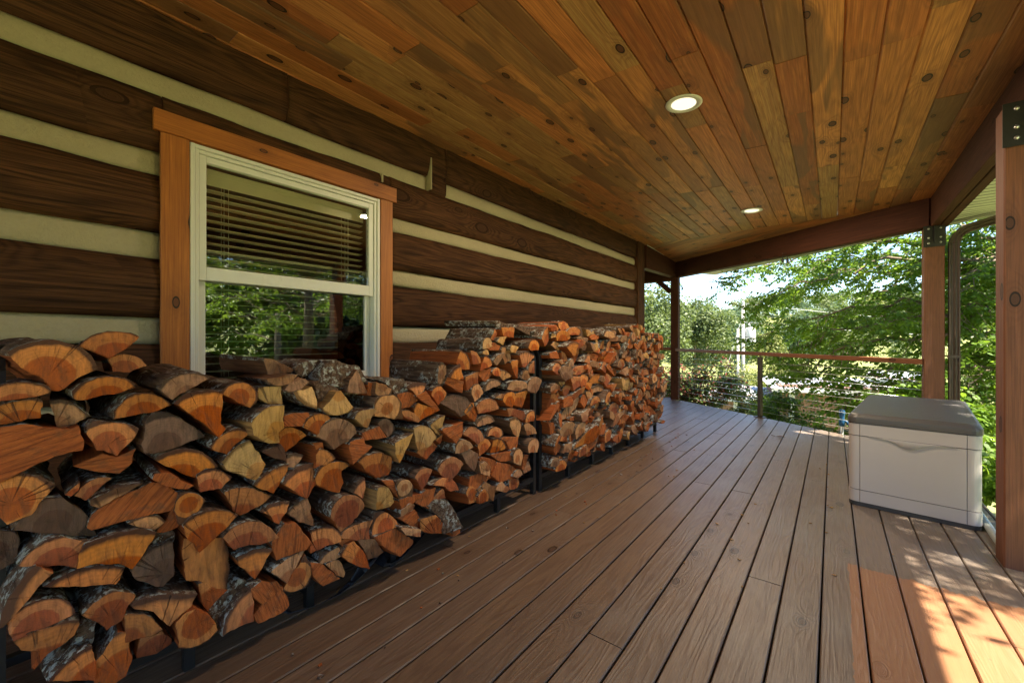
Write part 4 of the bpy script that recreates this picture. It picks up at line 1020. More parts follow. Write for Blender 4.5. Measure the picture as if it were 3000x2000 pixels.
LOGDATA = """o8 0 33,1138 52,1156 79,1169 109,1171 142,1160 172,1141 188,1118 196,1092 170,1074 121,1035 107,1037 87,1074 54,1099
o6 -20 161,1157 190,1186 215,1199 249,1201 274,1197 293,1185 271,1156 227,1123 197,1137
o5 -40 227,1117 252,1129 277,1129 300,1113 314,1092 274,1074 237,1077
o7 0 151,1010 150,1029 163,1046 199,1061 234,1062 266,1048 283,1026 246,1010 155,1003
o6 10 7,1052 32,1061 54,1063 78,1057 96,1047 104,1037 100,1028 73,1018 7,1015
o4 0 7,997 36,1009 79,1013 91,1004 93,992 84,984 85,963 54,958 7,951
g4 -20 107,1001 126,1003 152,989 182,950 120,919 112,957
o7 0 233,942 236,961 258,992 286,1006 317,1003 344,986 367,960 322,946 234,938
o5 10 175,913 187,934 221,928 257,916 287,898 277,873 259,849 239,829 198,849
s3 20 3,944 53,947 95,934 140,921 155,924 168,882 161,858 136,860 72,836 17,809 3,810
s3 -10 245,767 267,783 281,831 243,819 212,833 156,810 191,785
o5 10 9,814 30,822 55,819 84,797 110,767 68,707 29,693 17,716 9,723
g6 20 338,1018 351,1045 390,1060 420,1065 447,1058 468,1042 434,1020 390,999 371,986
d6 0 307,912 325,937 366,931 410,896 446,861 458,841 419,832 395,822 347,814 309,818 300,848
o4 10 378,963 407,989 452,997 508,994 503,883 520,861 498,836 452,894 390,958
o7 0 514,996 536,1014 578,1017 610,1000 629,969 621,941 603,923 557,949 514,983
y2 -20 638,992 717,989 719,915 686,923 640,950
y4 50 596,885 625,905 659,925 702,920 696,837 678,823 680,787 647,790 600,829
o5 0 477,806 503,831 543,852 571,849 599,828 578,810 550,787 529,766 490,792
o7 0 336,788 353,806 395,809 440,794 471,769 490,742 498,724 461,730 434,705 410,720 381,749 353,768
y4 10 513,742 533,765 564,790 599,801 614,763 646,703 640,675 614,655 581,674 526,716
o5 -10 706,806 731,827 760,820 791,800 813,780 782,761 733,729 715,761
o3 0 644,747 682,752 710,765 727,725 729,697 682,722
o5 0 438,713 455,724 490,721 516,706 540,681 509,648 449,656 441,690
s2 20 322,750 338,750 362,743 390,711 425,685 408,677 354,700 322,733
o5 0 521,633 553,636 599,623 640,595 675,568 629,540 567,532 543,575
o4 0 614,631 644,656 690,674 741,676 723,640 682,578 644,606
o4 0 708,613 743,639 786,655 844,652 853,569 812,522 764,563
o5 10 376,616 390,662 419,659 443,643 460,619 437,585 401,557 385,566
s5 0 183,628 185,650 213,680 256,698 320,717 366,687 392,649 390,615 301,619 241,619 188,616
p4 10 184,706 226,721 269,727 296,725 269,713 234,695 201,680 187,692
o4 0 152,729 172,753 199,765 227,756 196,731 173,706
o2 10 131,737 161,766 158,744 144,730
d4 -10 39,669 62,703 85,728 127,727 160,679 184,640 195,594 149,610 85,647
p4 0 265,611 295,619 333,608 354,582 330,563 295,582
s2 -20 337,553 357,578 374,611 391,588 393,548 354,544
o5 20 398,563 428,584 471,586 510,572 554,540 513,503 444,457 414,507
o6 0 47,573 68,597 92,617 118,623 149,602 180,585 164,547 154,516 121,539 85,553
o5 10 174,585 212,589 254,589 293,583 325,561 303,514 269,471 240,496 198,517 158,519 163,555
o5 0 95,493 121,503 159,512 207,502 256,475 235,435 194,452 164,462
o5 20 17,435 22,477 39,513 61,548 79,561 107,527 84,506 56,473 37,445 22,433
o6 0 35,438 50,454 80,461 116,446 138,424 151,388 118,383 85,378 41,376 33,412
o5 0 41,374 62,382 109,377 133,378 159,368 149,329 109,308 78,276 72,280 85,315 55,340
o5 0 168,379 191,398 227,411 259,396 281,375 250,320 218,307 196,349
d4 -20 274,459 305,491 337,499 377,501 381,390 350,370 314,395 283,434
o4 0 272,351 311,352 366,339 433,309 415,281 363,243 340,276 327,304 280,333
o4 0 257,324 280,318 314,294 346,239 330,231 262,247
o2 -20 299,236 350,219 377,178 374,163 337,154 292,169 289,204
o4 10 101,232 128,257 158,276 184,279 192,232 190,180 148,205
o3 0 196,225 218,250 241,285 265,264 271,179 259,142 230,138 191,164
b5 -50 135,265 153,281 169,342 185,341 201,321 191,263 132,225 104,231
o6 10 516,474 540,495 574,502 618,491 659,460 694,405 636,402 596,420 547,421
o3 -20 525,456 539,363 529,273 496,295 451,338 417,358 408,441 411,499
o4 0 558,382 588,385 625,383 678,362 648,324 618,277 596,314 567,346
p4 0 673,282 714,296 756,304 804,303 786,274 756,243 731,211 682,267
o5 -10 831,225 826,172 791,152 748,162 725,175 752,215 782,250 808,284
o4 0 640,520 667,536 702,538 739,531 731,494 702,457 686,471 675,496
g3 -10 741,484 773,505 817,518 831,469 840,395 777,437
g3 -20 737,715 773,712 811,695 795,671 765,656 739,667
s3 0 719,874 764,880 817,873 830,844 799,822 723,834
y4 0 760,965 773,937 799,911 853,887 853,928 830,980 799,970
g5 0 657,1025 678,1002 714,995 747,1005 775,1034 723,1033 682,1027
g5 0 723,977 729,968 743,964 777,972 826,999 808,1016 777,1021 743,1001
g2 -150 708,1099 734,1098 759,1083 827,1047 813,1034 719,1032
b4 -150 827,1047 845,1065 888,1083 928,1082 893,1019 864,1011 836,1023
o4 10 497,154 468,136 431,137 391,156 381,243 407,262 431,260 474,215
o5 10 511,128 520,172 542,207 571,232 603,245 608,185 607,129 560,134
b5 -40 482,210 501,232 549,256 584,276 617,228 584,207 556,180 525,105 511,140
o2 -20 449,328 470,324 496,297 529,269 509,255 476,221 460,252
s2 0 603,249 644,255 694,227 714,197 686,180 644,170 618,201
s5 -10 719,191 739,137 739,98 686,95 632,101 617,140 648,162 686,176
s2 0 678,391 723,448 764,438 830,328 808,310 698,315 686,358
b4 -50 336,542 384,529 387,488 343,488 310,475 320,518
d4 -60 5,657 38,652 50,622 45,563 18,553 5,559
o5 0 797,824 814,850 851,863 888,858 919,834 888,798 851,777
g6 10 851,773 883,815 914,833 962,825 1008,795 1025,757 978,726 924,706 887,751
y5 0 1020,871 992,851 935,849 896,860 877,885 908,908 939,946 964,951 988,914
b3 -60 865,987 892,992 985,953 960,920 919,885 888,866 884,935
b8 -90 913,989 919,1031 947,1069 976,1086 1018,1070 1062,1051 1103,1045 1155,952 1150,914 1036,922 1018,956
g2 -60 1023,933 1036,989 1076,1031 1122,945 1134,916
s2 -60 1136,971 1189,967 1179,905 1129,910
g4 -20 1237,933 1232,912 1197,898 1150,911 1158,970 1187,963
b2 -30 1194,981 1318,976 1343,927 1335,910 1260,908 1244,936
o4 0 1317,940 1350,951 1396,954 1447,943 1425,912 1378,885 1350,915
p4 0 1130,824 1144,897 1233,900 1274,869 1290,779 1233,788 1132,817
y4 20 1019,822 1036,847 1067,855 1122,852 1094,815 1076,769 1049,790
s3 -10 1261,905 1347,905 1404,854 1341,829 1298,828 1271,869
o4 10 1283,817 1309,824 1359,793 1387,762 1379,749 1299,784
o2 0 1367,835 1389,848 1435,827 1524,791 1455,772 1399,749 1376,788
s2 0 1062,745 1154,762 1198,704 1075,712
d5 -20 1158,776 1207,790 1252,752 1252,722 1217,698 1177,747
s2 20 998,720 1058,728 1071,698 1103,679 1062,656 1004,619 993,682
y2 40 1217,677 1330,699 1281,625 1239,574 1219,629
y4 20 1347,724 1392,729 1451,706 1496,651 1451,617 1376,604 1360,666
o4 10 1047,617 1091,636 1161,633 1213,604 1211,554 1191,525 1128,528 1078,578
o5 0 851,602 866,635 908,644 968,634 1001,611 959,597 968,545 951,507 896,534 854,568
o3 0 877,714 908,693 937,660 908,648 845,640 854,690
s2 -10 841,742 882,738 886,704 863,701
o3 10 1011,490 1041,521 1074,538 1074,487 1058,452 1030,475
y4 30 1118,484 1166,476 1196,447 1225,385 1203,371 1121,379
o6 10 910,421 917,456 947,480 993,483 1041,457 1069,413 1036,369 959,330 932,385
o4 0 837,374 879,375 927,358 962,314 952,291 893,293 832,287
p3 0 865,233 898,258 952,265 957,220 879,224
p3 0 891,217 952,205 983,136 973,119 937,152
s2 0 828,246 879,220 937,147 957,123 879,127 842,185
o3 10 959,328 1025,338 1114,330 1091,295 1097,247 1025,272 962,303
o4 0 1118,246 1138,342 1205,328 1269,249 1218,235 1127,238
s2 -10 958,284 994,282 1021,270 973,244
o2 10 949,236 983,261 1019,266 1074,185 1100,108 1025,156 983,198
g2 0 1042,260 1132,230 1177,150 1098,146 1081,189
s2 20 1113,251 1241,243 1348,149 1341,135 1254,109 1173,179
p2 40 1246,258 1378,197 1374,162 1278,208
s2 -10 1263,287 1372,290 1423,216 1426,156 1344,215
o2 10 1399,229 1496,226 1543,174 1535,116 1450,145 1413,173
b5 20 1449,284 1495,302 1566,283 1608,234 1683,103 1558,105 1518,155 1530,199
s2 0 1635,83 1696,86 1696,54 1635,58
s2 0 1269,375 1350,373 1407,362 1371,333 1282,286 1282,333
p2 5 1279,319 1332,340 1360,320 1353,300 1279,289
s2 0 1357,343 1444,374 1501,373 1489,308 1459,271 1393,315
o3 0 1489,302 1513,331 1560,350 1577,294 1505,303
s2 -20 1182,493 1251,474 1284,410 1277,373 1232,436
p4 0 1263,432 1263,464 1323,459 1350,418 1350,367 1276,381
o2 0 1466,397 1552,410 1644,386 1696,302 1618,318 1560,365
g5 -20 1546,926 1539,998 1557,1051 1601,1027 1620,970 1590,917
o3 0 1698,1118 1755,1088 1788,1031 1780,1005 1722,1005 1666,1045
o2 0 1967,1188 2011,1251 2035,1217 1996,1176
y5 0 1889,1121 1898,1172 1930,1194 1977,1182 1996,1144 1949,1129
o2 0 2080,1260 2212,1266 2201,1196 2106,1205
y2 10 2023,1166 2053,1195 2114,1202 2083,1147 2043,1160
s2 0 1939,1135 1996,1163 2065,1140 2045,1115 1967,1116
b6 -80 2099,1305 2140,1309 2193,1281 2315,1292 2445,1274 2571,1263 2558,1203 2482,1231 2326,1271 2110,1272
b3 -60 2530,1247 2608,1271 2746,1278 2746,1235 2690,1211 2582,1203
o5 10 2363,1131 2381,1166 2430,1183 2480,1173 2505,1137 2493,1108 2393,1106
o3 0 2533,1198 2599,1269 2654,1282 2654,1165 2599,1136
y3 20 2143,1120 2159,1143 2241,1132 2197,1093 2159,1097
o4 0 2267,1084 2336,1100 2395,1095 2463,1062 2336,986 2313,994
g4 -10 2077,1127 2139,1130 2192,1093 2197,1052 2118,1022 2087,1069
g3 0 1991,1041 2025,1077 2106,1095 2075,1044 2035,1013
o3 10 1900,1081 1942,1068 1984,1022 1937,1006 1860,989 1873,1033
o4 0 1792,1113 1831,1107 1866,1076 1875,1039 1801,1030
y3 10 1887,1109 1928,1117 1942,1086 1882,1094
o3 0 2168,1034 2212,1039 2267,1040 2261,915 2223,938 2179,1000
o3 0 2383,969 2407,1003 2451,1026 2451,937 2389,948
g4 0 2301,912 2324,959 2371,959 2401,912 2348,895
o3 10 1599,973 1633,1010 1684,1039 1708,955 1680,948 1603,967
s2 0 1590,935 1605,964 1714,936 1706,871 1658,890
o2 0 1746,957 1840,981 1849,908 1755,881
s2 -10 1851,979 1886,986 1979,997 1988,952 1923,914 1877,954
o4 0 1977,972 2025,1001 2075,973 2070,941 2006,952
p3 0 2075,986 2116,977 2184,933 2095,914 2065,941
g5 10 1900,856 1919,903 1965,927 2023,923 2058,891 1965,874
p4 10 2135,852 2145,897 2299,892 2363,845 2254,825
g4 20 2344,855 2367,894 2453,909 2510,884 2478,822 2440,797 2356,819
p4 10 1782,879 1795,901 1847,909 1891,850 1803,806
o3 0 1496,915 1539,925 1593,876 1531,823 1482,874
s2 10 1374,886 1433,906 1530,794 1515,791 1426,844
d5 0 1542,835 1590,852 1666,858 1738,836 1788,783 1738,749 1698,731 1658,771
o2 10 1712,759 1778,803 1799,801 1834,719 1812,686 1761,718
o5 0 1818,785 1902,806 1977,804 2035,778 2070,729 1967,724 1849,728
p2 0 2020,805 2075,828 2106,819 2085,798
o4 0 2095,791 2126,826 2190,830 2228,803 2190,720 2137,740
o2 0 2223,810 2371,823 2313,718 2301,706 2212,738
o3 0 2342,632 2383,668 2451,666 2451,594 2348,596
o3 0 2137,720 2201,712 2324,676 2336,639 2313,615 2190,674 2158,665
g5 0 1827,671 1840,699 1912,704 1986,690 2025,649 1930,649 1840,651
s2 20 1535,687 1639,692 1702,699 1702,636 1647,590 1579,641
y3 0 1479,715 1510,737 1571,755 1560,707 1542,651 1510,672 1482,699
o2 -10 1384,590 1498,620 1540,590 1450,539 1404,570
o2 -10 1519,626 1569,650 1562,618 1548,599
o5 0 1726,623 1763,652 1814,652 1875,615 1902,561 1840,543 1780,590
p5 10 1660,524 1660,580 1696,596 1753,579 1795,536 1720,522
o5 0 1944,569 1949,608 2006,621 2065,595 2085,559 2045,547 1967,574
p3 0 2158,645 2223,649 2301,596 2278,518 2267,503 2201,545 2168,597
p4 0 2336,577 2371,589 2444,545 2469,498 2371,501
o4 0 1849,535 1884,565 1930,559 1972,517 1912,480 1862,469
o4 0 2006,548 2045,544 2095,512 2126,461 2045,452 1977,460
s3 0 2075,529 2126,532 2256,509 2234,445 2158,447 2126,506
p4 20 2344,447 2379,475 2453,465 2491,418 2465,366 2361,381
p4 20 2170,415 2197,443 2252,431 2297,381 2274,311 2186,352
s2 0 1967,449 2065,441 2190,428 2201,365 2065,383
s2 -10 2338,367 2397,354 2350,253 2315,275 2326,314
g2 0 1714,516 1788,518 1849,481 1840,429 1814,383 1755,449
s2 -10 1868,457 1979,420 2047,379 2037,325 1969,342 1886,404
p2 5 1861,419 1915,419 1962,371 1943,352 1888,382
o5 0 1539,456 1553,490 1612,510 1674,491 1714,453 1666,402 1597,375
o4 0 1367,462 1396,489 1447,488 1491,470 1447,406 1413,383
p3 0 1850,434 1922,417 1972,372 1959,317 1873,355
s3 0 2036,382 2173,333 2291,250 2173,244 2063,248 1984,311
p4 10 2175,264 2218,288 2278,278 2308,238 2233,231
o3 0 2152,197 2173,244 2261,221 2283,179 2246,162 2159,173
p2 0 2010,228 2076,253 2159,178 2131,159 2036,204
g2 0 1850,257 1922,286 2023,225 1997,148 1922,196
o3 10 1839,231 1898,254 1941,209 1935,169 1851,179
s2 -20 1801,346 1895,346 2007,301 1944,276 1859,258 1790,294
o3 -10 1758,266 1791,295 1860,260 1860,187 1780,196
g2 -20 2318,294 2412,300 2429,239 2349,231"""
woods = []                                # (object, y, z, tone, shape, rack)
rl = random.Random(5)
def shape_word(k, n, ty, area):
    if ty == 'b': return 'bark-covered'
    if k >= 5: return 'half-round'
    if k >= 3: return 'quarter-split'
    return 'wedge-split'
for ln in LOGDATA.strip().splitlines():  # the deep-set dark piece at the far left stands in for a shaded gap
    p = ln.split(); ty = p[0][0]; k = int(p[0][1:]); dx = int(p[1]) / 1000
    pts = [tuple(float(v) / 1000 for v in q.split(',')) for q in p[2:]]
    if k == 1: k = 0
    o, c_, ar = make_log(ty, k, pts, -1.715 + dx, rl)
    woods.append([o, c_[0], c_[1], ty, shape_word(k, len(pts), ty, ar), 0, ar])

# far rack: log ends packed like a dry-stone wall; whole rounds, halves and wedges
def poly_area(p): return 0.5 * sum(p[i][0] * p[(i + 1) % len(p)][1] - p[(i + 1) % len(p)][0] * p[i][1] for i in range(len(p)))
def clip_half(p, a, b_, c_):
    out = []
    for i in range(len(p)):
        P, Q = p[i], p[(i + 1) % len(p)]; fp = a * P[0] + b_ * P[1] - c_; fq = a * Q[0] + b_ * Q[1] - c_
        if fp <= 0: out.append(P)
        if fp * fq < 0: t = fp / (fp - fq); out.append((P[0] + (Q[0] - P[0]) * t, P[1] + (Q[1] - P[1]) * t))
    return out
def top_z(y):
    return 1.30 + 0.03 * math.sin(y * 3.1) - max(0, y - 4.6) * 0.12 + 0.02 * math.sin(y * 9)
rp = random.Random(21)
src = []
for ln in LOGDATA.strip().splitlines():
    p = ln.split(); k = int(p[0][1:]); k = 0 if k == 1 else k
    pts = [tuple(float(v) / 1000 for v in q.split(',')) for q in p[2:]]
    cy_ = sum(q[0] for q in pts) / len(pts); cz_ = sum(q[1] for q in pts) / len(pts)
    if cy_ > 0.95: src.append((p[0][0], k, pts, cy_, cz_, abs(poly_area(pts))))
placed = []
def try_place(ty, k, pts, force=False):
    cy_ = sum(q[0] for q in pts) / len(pts); cz_ = sum(q[1] for q in pts) / len(pts); ar = abs(poly_area(pts)); r_ = math.sqrt(ar / math.pi)
    if cy_ < 2.70 or cy_ > 5.31 or min(q[1] for q in pts) < 0.125 or max(q[1] for q in pts) > top_z(cy_) + 0.03: return False
    if not force and any(math.hypot(cy_ - o_[0], cz_ - o_[1]) < 0.84 * (r_ + o_[2]) for o_ in placed): return False
    placed.append((cy_, cz_, r_))
    ty = ty if rp.random() < 0.55 else rp.choices('osgpydb', [44, 24, 10, 12, 4, 2, 4])[0]
    xf = -1.715 + rp.uniform(-0.045, 0.045)
    o, c_, ar2 = make_log(ty, k, pts, xf, rl, rp.uniform(0.36, 0.44))
    o.rotation_euler = (0, rp.uniform(-0.06, 0.06), rp.uniform(-0.16, 0.16))
    woods.append([o, c_[0], c_[1], ty, shape_word(k, len(pts), ty, ar2), 1, ar2]); return True
for (ty, k, pts, cy_, cz_, ar) in src:
    if cy_ > 1.35: try_place(ty, k, [(2.70 + (2.55 - y) * 1.25, 0.135 + (z - 0.105) * 1.04) for y, z in pts], True)
for (ty, k, pts, cy_, cz_, ar) in src:
    if cy_ > 1.35: try_place(ty, k, [(4.20 + (y - 1.35) * 0.93, 0.135 + (z - 0.105) * 1.03) for y, z in pts])
for it in range(5000):                    # fill what is left, low places first
    ty, k, pts, cy_, cz_, ar = rp.choice(src)
    sy, sz = rp.uniform(2.68, 5.33), rp.uniform(0.14, 1.34); m_ = rp.choice((-1, 1)); s_ = rp.uniform(0.85, 1.2)
    try_place(ty, k, [(sy + (y - cy_) * m_ * s_, sz + (z - cz_) * s_) for y, z in pts])
# a few logs laid loosely across the very top
def screen_size(it):
    v = Vector((-1.7, it[1], 0)); Z = v.y * CY - v.x * SY; return it[6] / (Z * Z)
woods.sort(key=screen_size, reverse=True)
extra = woods[310:]; woods = woods[:310]
if extra:                                 # the smallest ones of the far rack are read as one mass
    MATS = [M_bark, M_split, M_splity, M_splitb] + [ENDS[c] for c in 'opygds']; idx = {m_.name: i_ for i_, m_ in enumerate(MATS)}
    V_, F_, I_, G_, S_ = [], [], [], [], []
    for it in extra:
        ob = it[0]; me_ = ob.data; Mw = Matrix.LocRotScale(ob.location, ob.rotation_euler, None); b0 = len(V_)
        V_ += [tuple(Mw @ v_.co) for v_ in me_.vertices]; F_ += [tuple(b0 + q for q in p_.vertices) for p_ in me_.polygons]
        I_ += [idx[me_.materials[p_.material_index].name] for p_ in me_.polygons]; S_ += [p_.use_smooth for p_ in me_.polygons]
        buf = [0.0] * (3 * len(me_.vertices)); me_.attributes['ring'].data.foreach_get('vector', buf); G_ += buf
        bpy.data.objects.remove(ob); bpy.data.meshes.remove(me_)
    me_ = bpy.data.meshes.new('small_logs'); me_.from_pydata(V_, [], F_)
    for m_ in MATS: me_.materials.append(m_)
    me_.polygons.foreach_set('material_index', I_); me_.polygons.foreach_set('use_smooth', S_)
    a_ = me_.attributes.new('ring', 'FLOAT_VECTOR', 'POINT'); a_.data.foreach_set('vector', G_); me_.update()
    ob = bpy.data.objects.new('small_logs', me_); COL.objects.link(ob); tag(ob, 'smallest pieces of firewood wedged among the logs of the far rack', 'firewood', kind='stuff')
tone_w = {'o': 'orange-ended', 'p': 'pale-ended', 'y': 'yellow-ended', 'g': 'greyed', 'd': 'dark', 's': 'reddish', 'b': 'rough'}
ordw = ['first', 'second', 'third', 'fourth', 'fifth', 'sixth', 'seventh', 'eighth', 'ninth', 'tenth', 'eleventh', 'twelfth', 'thirteenth', 'fourteenth', 'fifteenth', 'sixteenth',
        'seventeenth', 'eighteenth', 'nineteenth', 'twentieth']
def ordn(i):
    if i < 20: return ordw[i]
    return 'twenty-' + ordw[i - 20] if i < 29 else 'thirty-' + ordw[i - 30] if i >= 30 else 'thirtieth'
rows = {}
for it in woods: rows.setdefault((it[5], max(0, min(10, int((it[2] - 0.10) / 0.115)))), []).append(it)
for (rk, row), its in rows.items():
    its.sort(key=lambda q: q[1])
    for i, it in enumerate(its):
        rr = 'near rack' if rk == 0 else 'far rack'
        lab = f"{tone_w[it[3]]} {it[4]} log, {ordn(i)} from left in {ordw[row]} course up, {rr}"
        tag(it[0], lab, 'split log', 'firewood stacked in the ' + rr)
print('LOGS', len(woods), len(extra), len([1 for q in woods if q[5] == 1]))

# black webbing strap hanging out under the near rack
def ribbon(pts, wdt, name, mat, label, cat, thick=0.002):
    m = MB(); P = [Vector(p) for p in pts]; n = len(P); vs = []
    for i, p in enumerate(P):
        d_ = (P[min(i + 1, n - 1)] - P[max(i - 1, 0)]).normalized(); sdv = d_.cross(Vector((0, 0, 1)))
        tw = 0.6 * math.sin(i * 0.8); sdv = (sdv.normalized() * math.cos(tw) + Vector((0, 0, 1)) * math.sin(tw)) if sdv.length > 0.01 else Vector((0, 1, 0))
        vs += [p + sdv * wdt / 2, p - sdv * wdt / 2, p - sdv * wdt / 2 + Vector((0, 0, thick)), p + sdv * wdt / 2 + Vector((0, 0, thick))]
    m.add(vs, [(i * 4 + k, i * 4 + (k + 1) % 4, (i + 1) * 4 + (k + 1) % 4, (i + 1) * 4 + k) for i in range(n - 1) for k in range(4)] + [(3, 2, 1, 0), tuple(range(4 * n - 4, 4 * n))], 0, None, 0.5, True)
    return tag(m.build(name, mat), label, cat)
def dk_pt(px, py, z=0.02):
    Z = (CAMZ - z) * 1200 / (py - 1000); v = at(px, py, Z); return (v.x, v.y, z)
ribbon([(-1.95, 0.70, 0.10), dk_pt(850, 1795, 0.03), dk_pt(925, 1775, 0.02), dk_pt(990, 1740, 0.02), dk_pt(1030, 1705, 0.04), dk_pt(1060, 1668, 0.10), (-1.86, 1.30, 0.12)], 0.045, 'webbing_strap', M_strap, 'black webbing strap sagging onto the deck under the near rack', 'strap')
ribbon([(-1.86, 1.36, 0.12), dk_pt(1110, 1655, 0.06), dk_pt(1140, 1655, 0.02), dk_pt(1165, 1640, 0.03), (-1.84, 1.55, 0.10)], 0.05, 'webbing_strap', M_strap, 'short black strap end folded on the deck under the rack', 'strap')

# chips of wood and dead leaves in the gaps between boards
rc = random.Random(3)
for i in range(64):
    gi = rc.choice([9, 9, 10, 10, 11, 11, 12, 13, 14, 15, 16, 17, 18, 19, 20, 21, 22, 23, 24]); gx_ = xs + 0.147 * gi + rc.choice([rc.uniform(-0.012, 0.012), rc.uniform(0, 0.14)])
    y = rc.uniform(0.5, 5.2); s = rc.uniform(0.004, 0.011)
    if gx_ > 0 and y > 3.6: continue
    m = MB(); h = 0.0025
    m.add([(-s, -s * .5, 0), (s * .8, -s * .7, 0), (s, s * .4, 0.001), (-s * .3, s * .7, 0), (-s, -s * .5, h), (s * .8, -s * .7, h + 0.001), (s, s * .4, h + 0.002), (-s * .3, s * .7, h)],
          [(3, 2, 1, 0), (4, 5, 6, 7), (0, 1, 5, 4), (1, 2, 6, 5), (2, 3, 7, 6), (3, 0, 4, 7)])
    o = m.build('wood_chip', [M_splity]); o.location = (gx_, y, 0.0025); o.rotation_euler = (rc.uniform(-.2, .2), rc.uniform(-.2, .2), rc.uniform(0, 6))
    tag(o, 'tiny pale wood chip lying in a gap between deck boards', 'wood chip', 'wood chips scattered on the deck')
for i in range(46):
    y = rc.uniform(0.3, 5.4); s = rc.uniform(0.004, 0.013)
    m = MB(); h = 0.004
    m.add([(-s, -s * .5, 0), (s * .8, -s * .7, 0), (s, s * .4, 0.001), (-s * .3, s * .7, 0), (-s, -s * .5, h), (s * .8, -s * .7, h + 0.001), (s, s * .4, h + 0.002), (-s * .3, s * .7, h)],
          [(3, 2, 1, 0), (4, 5, 6, 7), (0, 1, 5, 4), (1, 2, 6, 5), (2, 3, 7, 6), (3, 0, 4, 7)])
    o = m.build('bark_crumb', [M_bark if i % 3 else M_split]); o.location = (-1.42 - abs(rc.gauss(0, 0.16)) * 1.0 + 0.12 * rc.random(), y, 0.002); o.rotation_euler = (0, 0, rc.uniform(0, 6))
    tag(o, 'crumb of dark bark fallen on the deck beside the firewood racks', 'bark crumb', 'bark crumbs beside the firewood')
m = MB(); Pd = dk_pt(2286, 1279, 0.004)
m.add([(-0.05, 0, 0), (0, -0.03, 0.012), (0.06, 0.0, 0.004), (0, 0.03, 0.010), (0.0, 0, 0.002)], [(0, 1, 4), (1, 2, 4), (2, 3, 4), (3, 0, 4)]); m.tube([(-0.05, 0, 0.002), (-0.10, 0.015, 0.006)], 0.002, 5)
o = m.build('dead_leaf', M_splitb); o.location = Pd; tag(o, 'curled brown dead leaf lying on the deck before the railing', 'leaf')

# ------------------------------------------------------------------ string lights
def string_lights(pts, bulbs, label):
    e = empty('string_lights', pts[0]); tag(e, label, 'string lights', 'string of garden bulbs'); O = Vector(pts[0])
    m = MB(); cur = []
    for i in range(len(pts) - 1):
        a, b_ = Vector(pts[i]) - O, Vector(pts[i + 1]) - O; sag = (a - b_).length * 0.02
        for k in range(8): t = k / 8; cur.append(a.lerp(b_, t) - Vector((0, 0, 4 * sag * t * (1 - t))))
    cur.append(Vector(pts[-1]) - O); m.tube(cur, 0.0035, 5); m.build('cord', M_cord, e)
    for bp in bulbs:
        c_ = Vector(bp) - O; m = MB(); m.tube([c_, c_ - Vector((0, 0, 0.05))], 0.004, 6); m.lathe([(0.010, 0.0), (0.017, -0.012), (0.017, -0.05), (0.013, -0.055)], 12, c_ - Vector((0, 0, 0.045)))
        s_ = m.build('socket', M_cord, e); m = MB(); m.lathe([(0.012, -0.10), (0.020, -0.115), (0.027, -0.135), (0.024, -0.155), (0.012, -0.168), (0.001, -0.172)], 14, c_); m.build('bulb', M_bulb, s_)
string_lights([at(2228, 766, 6.32), at(2290, 742, 6.0), at(2294, 742, 5.9), at(2306, 742, 5.9)], [at(2293, 748, 5.95), at(2307, 748, 5.95)], 'pair of clear glass bulbs hanging from the diagonal beam')
string_lights([at(1925, 818, 8.6), at(1932, 815, 8.6), at(2001, 828, 8.9), at(2083, 826, 9.0), at(2180, 820, 9.0)], [at(1932, 822, 8.62), at(1999, 834, 8.9), at(2085, 832, 9.0), at(2182, 822, 9.0)],
              'thin cord of small dark bulbs strung across the sky past the far post')

# ------------------------------------------------------------------ ground
def ground_z(x, y):
    r = math.hypot(x - 0.0, y - 3.0)
    base = -1.15 - 3.6 * min(1, max(0, (r - 5) / 24)) ** 0.8
    # view direction is to the north-west of the porch; a wooded ridge closes it
    dd = x * -0.10 + y * 0.995
    hill = max(0, (r - 95)) * 0.155
    return base + min(hill, 18 + 3 * noise.noise((x * 0.012, y * 0.012, 0))) + 0.25 * noise.noise((x * 0.06, y * 0.06, 3))
N = 90; v = []; f = []
rad = [0] + [2.5 * 1.066 ** i for i in range(95)]
seg = 96
vs = []; 
for r_ in rad:
    for k in range(seg):
        a = 2 * math.pi * k / seg; x = r_ * math.cos(a); y = 3 + r_ * math.sin(a)
        vs.append((x, y, ground_z(x, y)))
fs = [(i * seg + k, i * seg + (k + 1) % seg, (i + 1) * seg + (k + 1) % seg, (i + 1) * seg + k) for i in range(len(rad) - 1) for k in range(seg)]
m = MB(); m.add(vs, fs, 0, None, 0.5, True); g = m.build('ground', M_lawn); tag(g, kind='structure')
# pale gravel drive beyond the shrubs
m = MB(); vs = []; fs = []
dpts = [at(2000, 1100, 34), at(2200, 1100, 30), at(2450, 1100, 27), at(2750, 1100, 25), at(3300, 1100, 22)]
for i, p in enumerate(dpts):
    for s_ in (-2.6, 2.6):
        d_ = (dpts[min(i + 1, 4)] - dpts[max(0, i - 1)]); d_.z = 0; d_.normalize(); q = p + Vector((-d_.y, d_.x, 0)) * s_
        vs.append((q.x, q.y, ground_z(q.x, q.y) + 0.10))
fs = [(i * 2, i * 2 + 1, i * 2 + 3, i * 2 + 2) for i in range(4)]
m.add(vs, fs); tag(m.build('drive', M_gravel), kind='structure')

